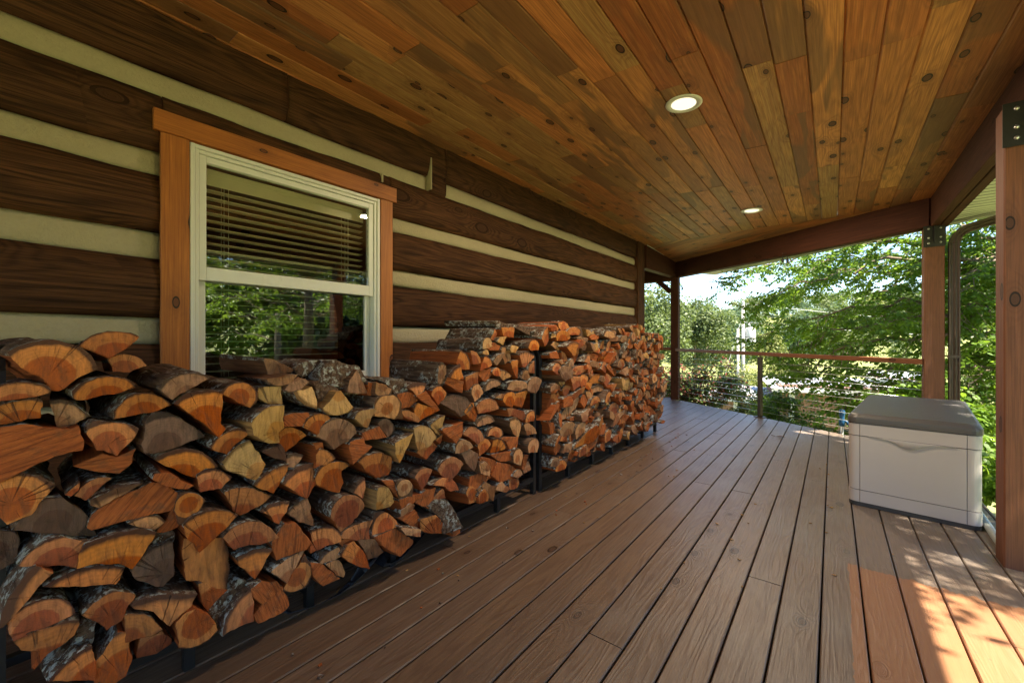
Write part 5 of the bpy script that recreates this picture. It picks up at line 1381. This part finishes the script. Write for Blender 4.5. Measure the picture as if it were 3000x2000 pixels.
# ------------------------------------------------------------------ plants
def leaf_polys(P, D, Nn, L, Wd, curl=0.18):
    """six-cornered pointed leaves: P base (n,3), D direction, Nn normal -> (n*6,3)"""
    S = np.cross(D, Nn); S /= (np.linalg.norm(S, axis=1, keepdims=True) + 1e-9)
    L = L[:, None]; Wd = Wd[:, None]
    pts = [P, P + D * L * 0.30 + S * Wd * 0.46, P + D * L * 0.68 + S * Wd * 0.40 - Nn * L * curl * 0.4, P + D * L - Nn * L * curl, P + D * L * 0.68 - S * Wd * 0.40 - Nn * L * curl * 0.4, P + D * L * 0.30 - S * Wd * 0.46]
    return np.stack(pts, 1).reshape(-1, 3)
def unit(a): return a / (np.linalg.norm(a, axis=-1, keepdims=True) + 1e-9)
def clump_leaves(centres, radii, count, L, rs, flat=0.6, shell=0.75):
    """count leaves spread in the outer part of each lump"""
    ci = rs.integers(0, len(centres), count) if not isinstance(count, np.ndarray) else count
    n = len(ci); d = unit(rs.normal(size=(n, 3))); rr = rs.random(n) ** (1 / 3.0) * (1 - shell) + shell * (0.6 + 0.4 * rs.random(n))
    P = centres[ci] + d * radii[ci] * rr[:, None]
    Nn = unit(d * 0.7 + np.array([0, 0, flat]) + rs.normal(size=(n, 3)) * 0.5); D = unit(np.cross(Nn, rs.normal(size=(n, 3))))
    ll = L * (0.6 + 0.8 * rs.random(n)); return leaf_polys(P, D, Nn, ll, ll * 0.62)
def bush(loc, size, nl, L, mat, name, label, cat, group=None, seed=1, mat2=None, frac2=0.3, lumps=14):
    rs = np.random.default_rng(seed); e = empty(name, loc); tag(e, label, cat, group)
    c_ = rs.normal(size=(lumps, 3)) * 0.42 * np.array(size); c_[:, 2] = np.abs(c_[:, 2]) * 0.9 + size[2] * 0.35
    rd = (0.25 + 0.25 * rs.random((lumps, 1))) * np.array(size)[None, :].mean() * np.ones((1, 3))
    v_ = clump_leaves(c_, rd, nl, L, rs)
    mi = (rs.random(nl) < frac2).astype(int) if mat2 else None
    fast_mesh('leaves', v_, 6, [mat, mat2] if mat2 else mat, e, mi)
    m = MB()
    for k in range(9):
        q = c_[k % lumps]; m.tube([(q[0] * 0.1, q[1] * 0.1, -0.1), (q[0] * 0.5, q[1] * 0.5, q[2] * 0.5), tuple(q)], [0.012, 0.008, 0.004], 5)
    m.build('stems', M_trunk, e); return e
def gz(p): return ground_z(p.x, p.y)

# --- the broad-leaved tree whose boughs hang over the rail
def bough_tree(name, base, limbs, label, leafL, seed, mat, density=1.0, trunk_r=0.14, twig_step=0.16, tw=(0.35, 0.9), group=None):
    rs = np.random.default_rng(seed); e = empty(name, base); tag(e, label, 'tree', group); O = np.array(base)
    wood = MB(); P = []; D = []; Nn = []
    def bez(pts, t):
        pts = [np.array(p) for p in pts]
        while len(pts) > 1: pts = [pts[i] * (1 - t) + pts[i + 1] * t for i in range(len(pts) - 1)]
        return pts[0]
    for li, L in enumerate(limbs):
        pts = [np.array(p) - O for p in L]; seg_ = sum(np.linalg.norm(pts[i + 1] - pts[i]) for i in range(len(pts) - 1)); n = max(6, int(seg_ / 0.25))
        path = [bez(pts, i / n) + rs.normal(size=3) * 0.045 for i in range(n + 1)]
        r0 = 0.007 + 0.006 * seg_
        wood.tube(path, [r0 * (1 - 0.88 * i / n) for i in range(n + 1)], 6)
        s_ = 0.0; side = 1; tot = seg_; dist = seg_ * 0.18
        while dist < tot:
            t = dist / tot; p = bez(pts, t); d_ = unit(bez(pts, min(1, t + 0.03)) - bez(pts, max(0, t - 0.03)))
            lat = unit(np.cross(d_, np.array([0, 0, 1.0]))) * side; side = -side
            td = unit(d_ * rs.uniform(0.35, 0.9) + lat * rs.uniform(0.5, 1.0) + np.array([0, 0, rs.uniform(-0.95, 0.65)]))
            tl = rs.uniform(*tw) * (1.15 - 0.55 * t)
            sp = [p, p + td * tl * 0.5 + np.array([0, 0, 0.02]), p + td * tl + np.array([0, 0, -0.10 * tl])]
            wood.tube(sp, [0.006, 0.004, 0.0015], 4)
            # leaves two-ranked along each twig and its side shoots
            shoots = [(sp[0], sp[2])]
            for q in range(int(3 + tl * 4)):
                u = rs.uniform(0.2, 0.95); b0 = sp[0] * (1 - u) + sp[2] * u; l2 = unit(np.cross(td, np.array([0, 0, 1.0]))) * rs.choice([-1, 1])
                sd_ = unit(td * 0.8 + l2 * 0.9 + np.array([0, 0, rs.uniform(-0.8, 0.5)])); shoots.append((b0, b0 + sd_ * rs.uniform(0.12, 0.34)))
            for (a, b_) in shoots:
                ln_ = np.linalg.norm(b_ - a); k = max(2, int(ln_ / (leafL * 0.42) * density)); dd = unit(b_ - a)
                for j in range(k):
                    u = (j + 0.6) / k; l3 = unit(np.cross(dd, np.array([0, 0, 1.0]))) * (1 if j % 2 else -1)
                    P.append(a * (1 - u) + b_ * u); D.append(unit(dd * 0.55 + l3 * 0.8 + rs.normal(size=3) * 0.22 + np.array([0, 0, -0.35]))); Nn.append(unit(np.array([0, -0.25, 0.8]) + rs.normal(size=3) * 0.62))
            dist += twig_step * rs.uniform(0.6, 1.4)
    P = np.array(P); D = np.array(D); Nn = np.array(Nn); n = len(P); ll = leafL * (0.65 + 0.6 * rs.random(n))
    Nn = unit(Nn - D * np.sum(Nn * D, 1, keepdims=True))
    fast_mesh('leaves', leaf_polys(P, D, Nn, ll, ll * 0.55, 0.12), 6, mat, e)
    r = trunk_r; wood.tube([(0, 0, 0.02), (0.05, 0.02, 1.2), (0.0, 0.08, 2.6), (-0.05, 0.05, 4.2)], [r * 1.25, r, r * 0.85, r * 0.55], 12)
    wood.build('trunk_and_limbs', M_trunk, e); print(name, 'leaves', n)
    return e
tb = (3.9, 8.9); tz = ground_z(*tb); T0 = (tb[0], tb[1], tz)
def lim(*a): return [tuple(p) for p in a]
o1 = Vector((3.9, 8.95, 1.2)); o2 = Vector((3.9, 8.95, 2.0)); o3 = Vector((3.85, 8.98, 2.8)); o0 = Vector((3.9, 8.9, 0.4))
limbs = [
 lim(o2, at(2800, 690, 7.2), at(2400, 660, 8.0), at(2110, 845, 8.4)),
 lim(o2, at(2750, 720, 7.0), at(2450, 760, 7.2), at(2190, 905, 7.6)),
 lim(o1, at(2800, 860, 6.8), at(2480, 850, 7.0), at(2205, 1000, 7.4)),
 lim(o1, at(2850, 900, 6.4), at(2500, 910, 6.6), at(2290, 1050, 6.9)),
 lim(o1, at(2750, 960, 6.2), at(2500, 960, 6.4), at(2330, 1085, 6.6)),
 lim(o1, at(2800, 760, 8.0), at(2600, 720, 8.4), at(2300, 780, 8.8)),
 lim(o3, at(2900, 520, 8.0), at(2500, 560, 8.6), at(2230, 760, 8.8)),
 lim(o3, at(2850, 560, 7.4), at(2550, 640, 7.6), at(2330, 830, 7.8)),
 lim(o0, at(2850, 1050, 6.4), at(2600, 1050, 6.2), at(2300, 1120, 6.6)),
 lim(o0, at(2850, 1130, 6.2), at(2600, 1100, 6.0), at(2440, 1210, 6.2)),
 lim(o0, at(2800, 1200, 6.2), at(2620, 1080, 6.0), at(2520, 1170, 6.0)),
 lim(o1, at(2900, 850, 7.4), at(2750, 840, 7.4), at(2560, 950, 7.2)),
 lim(o2, at(2950, 700, 7.4), at(2750, 700, 7.2), at(2600, 860, 7.0)),
 lim(o3, at(3000, 600, 7.0), at(2850, 600, 6.6), at(2720, 760, 6.4)),
 lim(o1, at(2950, 850, 6.4), at(2850, 820, 6.0), at(2800, 960, 5.8)),
 lim(o2, at(3000, 760, 6.8), at(2880, 700, 6.2), at(2830, 860, 5.8)),
 lim(o0, at(2980, 1050, 6.2), at(2880, 1040, 5.8), at(2820, 1180, 5.6)),
 lim(o1, at(2960, 950, 6.8), at(2880, 930, 6.4), at(2800, 1080, 6.4)),
 lim(o1, at(2700, 930, 7.6), at(2500, 880, 8.0), at(2350, 960, 8.4)),
 lim(o2, at(2650, 800, 7.8), at(2450, 760, 8.2), at(2290, 880, 8.6)),
]
o4 = Vector((3.85, 9.0, 3.6)); rq = random.Random(8)  # high limbs out of view, added to keep sun off the far deck edge
for (tx, ty_, tz_) in [(-1.6, 8.2, 3.9), (-0.9, 7.7, 4.2), (-0.2, 7.4, 3.8), (0.6, 7.2, 4.3), (1.3, 7.0, 3.8), (0.2, 7.0, 5.2), (0.3, 7.9, 3.9), (-0.6, 8.3, 3.7), (1.0, 7.5, 3.5), (1.7, 7.2, 4.2)]:
    tp = Vector((tx, ty_, tz_)); limbs.append(lim(o4, o4.lerp(tp, 0.35) + Vector((0, rq.uniform(-.3, .3), 0.8)), o4.lerp(tp, 0.75) + Vector((0, 0, 0.5)), tp))
bough_tree('leafy_tree', T0, limbs, 'green broad-leaved tree with boughs hanging over the railing at the right', 0.072, 3, L_fore, group='leafy trees beside the porch', density=1.0, twig_step=0.095, tw=(0.35, 0.95))
# its neighbour shades the deck and is mirrored in the window
def auto_limbs(b_, z0, z1, reach, n, seed):
    rs = random.Random(seed); out = []
    for i in range(n):
        a = 2 * math.pi * i / n + rs.uniform(-0.3, 0.3); h = z0 + (z1 - z0) * rs.random(); o = Vector((b_[0], b_[1], h)); r_ = reach * rs.uniform(0.6, 1.1)
        up = rs.uniform(0.2, 1.0)
        out.append(lim(o, o + Vector((math.cos(a) * r_ * 0.35, math.sin(a) * r_ * 0.35, up)), o + Vector((math.cos(a) * r_ * 0.75, math.sin(a) * r_ * 0.75, up * 1.1)), o + Vector((math.cos(a) * r_, math.sin(a) * r_, up * 0.5))))
    return out
b2 = (5.0, 4.6); c2 = Vector((5.0, 4.6, 2.6)); shade = []
rq = random.Random(14)
for (tx, ty_, tz_) in [(2.1, 3.0, 3.6), (2.4, 3.5, 4.2), (2.2, 4.0, 3.5), (2.5, 4.5, 4.3), (2.1, 5.0, 3.7), (2.6, 5.6, 4.4), (2.3, 6.2, 3.8), (2.9, 2.7, 4.6), (3.0, 3.9, 5.0), (2.9, 5.2, 5.0), (2.6, 3.2, 3.0), (2.6, 4.3, 3.0), (2.5, 5.4, 3.1), (2.15, 2.45, 3.6)]:
    tp = Vector((tx, ty_, tz_)); shade.append(lim(c2, c2.lerp(tp, 0.4) + Vector((0, rq.uniform(-.3, .3), 0.9)), c2.lerp(tp, 0.75) + Vector((0, 0, 0.6)), tp))
bough_tree('leafy_tree', (b2[0], b2[1], ground_z(*b2)), shade + auto_limbs(b2, 1.2, 4.6, 2.6, 16, 4), 'leafy tree outside the right edge, seen mirrored in the window', 0.085, 8, L_fore, density=0.9, twig_step=0.13, group='leafy trees beside the porch')
b3 = (9.5, 5.5); bough_tree('leafy_tree', (b3[0], b3[1], ground_z(*b3)), auto_limbs(b3, 1.2, 6.0, 3.4, 16, 6), 'second leafy tree mirrored in the window, farther down the slope', 0.11, 9, L_fore, density=0.6, twig_step=0.22, group='leafy trees beside the porch')

# --- shrubs under the rail
sh = [
 (at(1945, 1110, 10.0), (0.9, 0.9, 1.05), 5200, 0.060, L_shrub, L_red, 'red-tipped shrub left of the far corner post', 31, 0.6),
 (at(2032, 1110, 9.6), (0.72, 0.8, 0.95), 6500, 0.060, L_shrub, L_red, 'red and green shrub right of the far corner post', 32, 0.4),
 (at(2110, 1240, 8.0), (0.7, 0.6, 0.45), 4000, 0.045, L_shrub, L_red, 'low shrub with a few red leaves under the rail', 33, 0.12),
 (at(2180, 1190, 9.0), (0.6, 0.7, 0.7), 3600, 0.05, L_yel, L_shrub, 'yellowish shrub in front of the white utility pole', 34, 0.4),
 (at(2290, 1190, 7.8), (0.55, 0.6, 0.75), 4200, 0.05, L_shrub, L_fore, 'upright green shrub right behind the metal rail post', 35, 0.5),
 (at(2310, 1255, 7.0), (0.65, 0.5, 0.34), 4200, 0.038, L_shrub, L_fore, 'fine-leaved shrub at deck level right of the rail post', 36, 0.3),
 (at(2420, 1275, 6.4), (0.6, 0.5, 0.34), 4200, 0.038, L_shrub, L_fore, 'fine-leaved shrub at deck level beside the storage box', 37, 0.3),
 (at(2870, 1330, 4.6), (0.5, 0.8, 0.55), 2600, 0.075, L_fore, L_fore, 'broad-leaved bush between the storage box and the near post', 38, 0.3),
 (at(2850, 1180, 5.4), (0.5, 0.6, 0.5), 1500, 0.075, L_fore, L_fore, 'taller leafy bush behind the storage box by the downspout', 39, 0.3),
]
for (p, sz, nl, LL, m1, m2, lab, sd_, fr) in sh:
    bush((p.x, p.y, p.z - sz[2] * 0.9), sz, nl, LL, m1, 'shrub', lab, 'shrub', 'shrubs planted below the deck', sd_, m2, fr)

# --- trees farther off: individual crowns on the lawn, then the wooded ridge as one mass
def crown_mesh(seed, n, leaf, lumps=60, h=1.0, cone=False):
    rs = np.random.default_rng(seed)
    if cone:
        t = rs.random(lumps); rad_ = (1 - t) * 0.42 + 0.05; a = rs.random(lumps) * 6.28; c_ = np.stack([np.cos(a) * rad_ * 0.7, np.sin(a) * rad_ * 0.7, 0.12 + t * 0.85], 1); rd = np.stack([rad_ * 0.55 + 0.05] * 2 + [rad_ * 0.3 + 0.05], 1)
    else:
        d_ = unit(rs.normal(size=(lumps, 3))); c_ = d_ * (0.36 * rs.random((lumps, 1)) ** 0.5) * np.array([1.15, 1.15, 1.0]) + np.array([0, 0, 0.60]); rd = (0.07 + 0.08 * rs.random((lumps, 1))) * np.ones((1, 3))
    v_ = clump_leaves(c_, rd, n, leaf, rs, flat=0.4, shell=0.85); return v_
def far_tree(loc, H, label, mat, seed, n=5200, leaf=0.030, cone=False, name='tree', group='trees beyond the lawn', wide=1.0):
    e = empty(name, loc); tag(e, label, 'tree', group)
    v_ = crown_mesh(seed, n, leaf, cone=cone) * np.array([H * wide, H * wide, H]); fast_mesh('crown', v_, 6, mat, e)
    m = MB(); m.tube([(0, 0, -0.3), (H * 0.01, 0, H * 0.25), (0, H * 0.01, H * 0.6)], [H * 0.022, H * 0.016, H * 0.006], 8)
    for a in (0.3, 1.9, 3.4, 5.0): m.tube([(0, 0, H * 0.3), (math.cos(a) * H * 0.18, math.sin(a) * H * 0.18, H * 0.55)], [H * 0.009, H * 0.003], 5)
    m.build('trunk', M_trunk, e); return e
def on_ground(px, Z):
    p = at(px, 1000, Z); return (p.x, p.y, gz(p))
far_tree(on_ground(1905, 44), 12.5, 'round green tree left of the far corner post', L_far, 51, 15000, 0.024)
far_tree(on_ground(2035, 48), 11.2, 'round green tree just right of the far corner post', L_far, 52, 15000, 0.024)
far_tree(on_ground(2110, 58), 11.5, 'dark green tree behind the guy wire of the pole', L_blue, 53, 11000, 0.026)
far_tree(on_ground(2255, 30), 6.6, 'yellow-green cedar right of the white pole', L_yel, 54, 7000, 0.026, cone=True)
far_tree(on_ground(2330, 26), 4.6, 'yellow-green cedar behind the boughs above the shed roof', L_yel, 55, 5000, 0.03, cone=True, wide=1.3)
far_tree(on_ground(2150, 24), 4.4, 'small feathery tree in front of the lawn left of the pole', L_yel, 56, 4000, 0.03, wide=0.9)
far_tree(on_ground(2330, 62), 11, 'bluish-green tree seen through the boughs', L_blue, 57, 6000, 0.026)
far_tree(on_ground(2480, 60), 9, 'grey-green tree on the lawn past the boughs', L_far, 58, 6000, 0.026)
far_tree(on_ground(2640, 50), 6, 'small grey-green tree right of the shed roofs', L_far, 59, 4000, 0.03)
far_tree(on_ground(2885, 34), 6, 'pale green tree between the downspout and the near post', L_far, 60, 5000, 0.028)
for i, (x, y, H) in enumerate([(17, 4.5, 11), (20, 9, 12), (17, 13, 11), (15, -2, 8), (24, 1, 13), (26, -8, 12)]):
    far_tree((x, y, ground_z(x, y)), H, ['green tree mirrored at the left of the window', 'tall tree mirrored behind the middle of the window', 'green tree mirrored at the right of the window', 'tree standing behind the camera on the slope', 'tall tree down the slope opposite the window', 'tall tree farthest down the slope behind the camera'][i], [L_fore, L_far, L_blue][i % 3], 70 + i, 6000, 0.03, group='trees down the slope opposite the house')
# wooded ridge
rs = np.random.default_rng(99); proto = [crown_mesh(200 + i, 900, 0.055, lumps=26) for i in range(8)]; bits = []; mis = []; tones = []
for i in range(480):
    u = rs.random(); px = rs.uniform(1300, 4200); Z = 88 + 90 * u
    p = at(px, 1000, Z); x, y = p.x, p.y; H = rs.uniform(9, 14) * (0.8 + 0.25 * u)
    v_ = proto[i % 8] * np.array([H, H, H * 0.9]) ; a = rs.random() * 6.28; c_, s_ = math.cos(a), math.sin(a)
    v2 = np.stack([v_[:, 0] * c_ - v_[:, 1] * s_ + x, v_[:, 0] * s_ + v_[:, 1] * c_ + y, v_[:, 2] + ground_z(x, y) - H * 0.12], 1); bits.append(v2)
    mis.append(np.full(len(v2) // 6, rs.choice([0, 0, 0, 1, 2]))); tones.append(np.clip(rs.random() * 0.7 + rs.random(len(v2) // 6) * 0.4, 0, 1))
wd = fast_mesh('woods', np.concatenate(bits), 6, [L_far, L_yel, L_blue], None, np.concatenate(mis), np.concatenate(tones)); tag(wd, 'wooded ridge closing the view behind the lawn', 'woods', kind='stuff')

# ------------------------------------------------------------------ utility pole, sheds
def pole(px, Z, ztop, label, r=0.11, box=False):
    p = at(px, 1000, Z); g_ = gz(p); e = empty('utility_pole', (p.x, p.y, g_)); tag(e, label, 'utility pole', 'utility poles'); h = ztop - g_
    m = MB(); m.tube([(0, 0, -0.3), (0, 0, h)], [r * 1.15, r * 0.85], 12); m.build('shaft', M_pole, e)
    if box:
        rt = Vector((CY, SY, 0)); c_ = rt * 0.42
        m = MB(); m.lathe([(0.26, 0), (0.28, 0.05), (0.28, 0.80), (0.26, 0.86), (0.05, 0.90)], 20, (c_.x, c_.y, h - 2.2)); m.beam((0, 0, h - 1.8), (c_.x, c_.y, h - 1.8), 0.08, 0.08)
        m.tube([(c_.x, c_.y, h - 1.32), (c_.x * 0.8, c_.y * 0.8, h - 1.1)], 0.04, 8); m.build('transformer', M_white, e)
        m = MB(); m.lathe([(0.05, 0), (0.09, 0.05), (0.05, 0.10), (0.09, 0.15), (0.03, 0.25)], 12, (0, 0, h)); m.build('insulator', M_white, e)
    return e, Vector((p.x, p.y, ztop))
e1, top1 = pole(2177, 24, CAMZ + 107 / 1200 * 24, 'pale utility pole with a transformer can, seen over the rail', 0.095, True)
e2, top2 = pole(2162, 23.6, CAMZ + 38 / 1200 * 23.6, 'shorter pale pole standing left of the transformer pole', 0.075)
def wire(name, p, q, label, sag=0.3, r=0.012):
    m = MB(); p, q = Vector(p), Vector(q); O = p.copy(); m.tube([(p.lerp(q, t / 12) - Vector((0, 0, 4 * sag * (t / 12) * (1 - t / 12)))) - O for t in range(13)], r, 5)
    o = m.build(name, M_wire, None, O); tag(o, label, 'wire', 'overhead wires on the utility pole'); return o
wire('overhead_wire', top1 + Vector((0, 0, 0.1)), at(3600, 985, 20), 'upper overhead wire running right from the pole top')
wire('overhead_wire', top1 - Vector((0, 0, 1.0)), at(3600, 1000, 19), 'lower overhead wire running right from the transformer')
pg = at(2072, 1000, 23); wire('guy_wire', top1 - Vector((0, 0, 0.5)), (pg.x, pg.y, gz(pg)), 'guy wire slanting down left from the pole', 0.0, 0.010)
def shed(px0, px1, Z, ze, dep, label, rise=0.5, wallh=2.0):
    a = at(px0, 1000, Z); b_ = at(px1, 1000, Z - 1.2); g_ = min(gz(a), gz(b_)); e = empty('shed', (a.x, a.y, g_)); tag(e, label, 'shed', 'sheds below the lawn')
    d_ = Vector((b_.x - a.x, b_.y - a.y, 0)); L = d_.length; d_.normalize(); e.rotation_euler = (0, 0, math.atan2(d_.y, d_.x)); h = ze - g_
    m = MB(); x = 0.0
    while x < L: m.box((x + 0.004, 0, 0), (min(L, x + 0.2) - 0.004, 0.05, h - 0.02), 0, 'z'); x += 0.2
    m.box((0, 0.06, 0), (L, dep, h - 0.02), 0, 'x'); m.build('wall', [M_shedwall], e)
    m = MB(); ov = 0.35; y0, y1, z0, z1 = -ov, dep + ov, h - 0.1, h + rise; nrib = int(L / 0.3)
    vs = []; k = 0; xx = -ov
    while xx < L + ov:
        for (o_, hh_) in ((0, 0), (0.22, 0), (0.235, 0.035), (0.265, 0.035), (0.28, 0)): vs += [(xx + o_, y0, z0 + hh_), (xx + o_, y1, z1 + hh_)]; k += 1
        xx += 0.30
    m.add(vs, [(i * 2, i * 2 + 2, i * 2 + 3, i * 2 + 1) for i in range(k - 1)]); m.build('roof', M_shedroof, e)
    m = MB(); m.box((-ov, -ov - 0.03, h - 0.24), (L + ov, -ov - 0.002, h - 0.075), 0, 'x'); m.build('fascia', M_white, e)
    m = MB(); m.box((0.3, -0.10, 0), (0.5, -0.01, h - 0.08), 0, 'z'); m.build('pillar', M_white, e); m = MB(); m.box((L - 0.4, -0.10, 0), (L - 0.2, -0.01, h - 0.08), 0, 'z'); m.build('pillar', M_white, e)
    m = MB(); m.box((1.2, -0.06, 0), (2.7, -0.004, h * 0.75), 0, 'z'); m.build('door', M_shedwall, e)
    return e
shed(2285, 2560, 17.0, CAMZ - 128 / 1200 * 17.0, 3.0, 'brown board shed with a white metal roof behind the boughs', 0.12)
shed(2075, 2180, 19.0, CAMZ - 150 / 1200 * 19.0, 3.0, 'low shed with a white metal roof behind the red shrub', 0.12)
shed(2560, 2700, 21.0, CAMZ - 105 / 1200 * 21, 3.0, 'pale-roofed shed half hidden right of the boughs', 0.15)
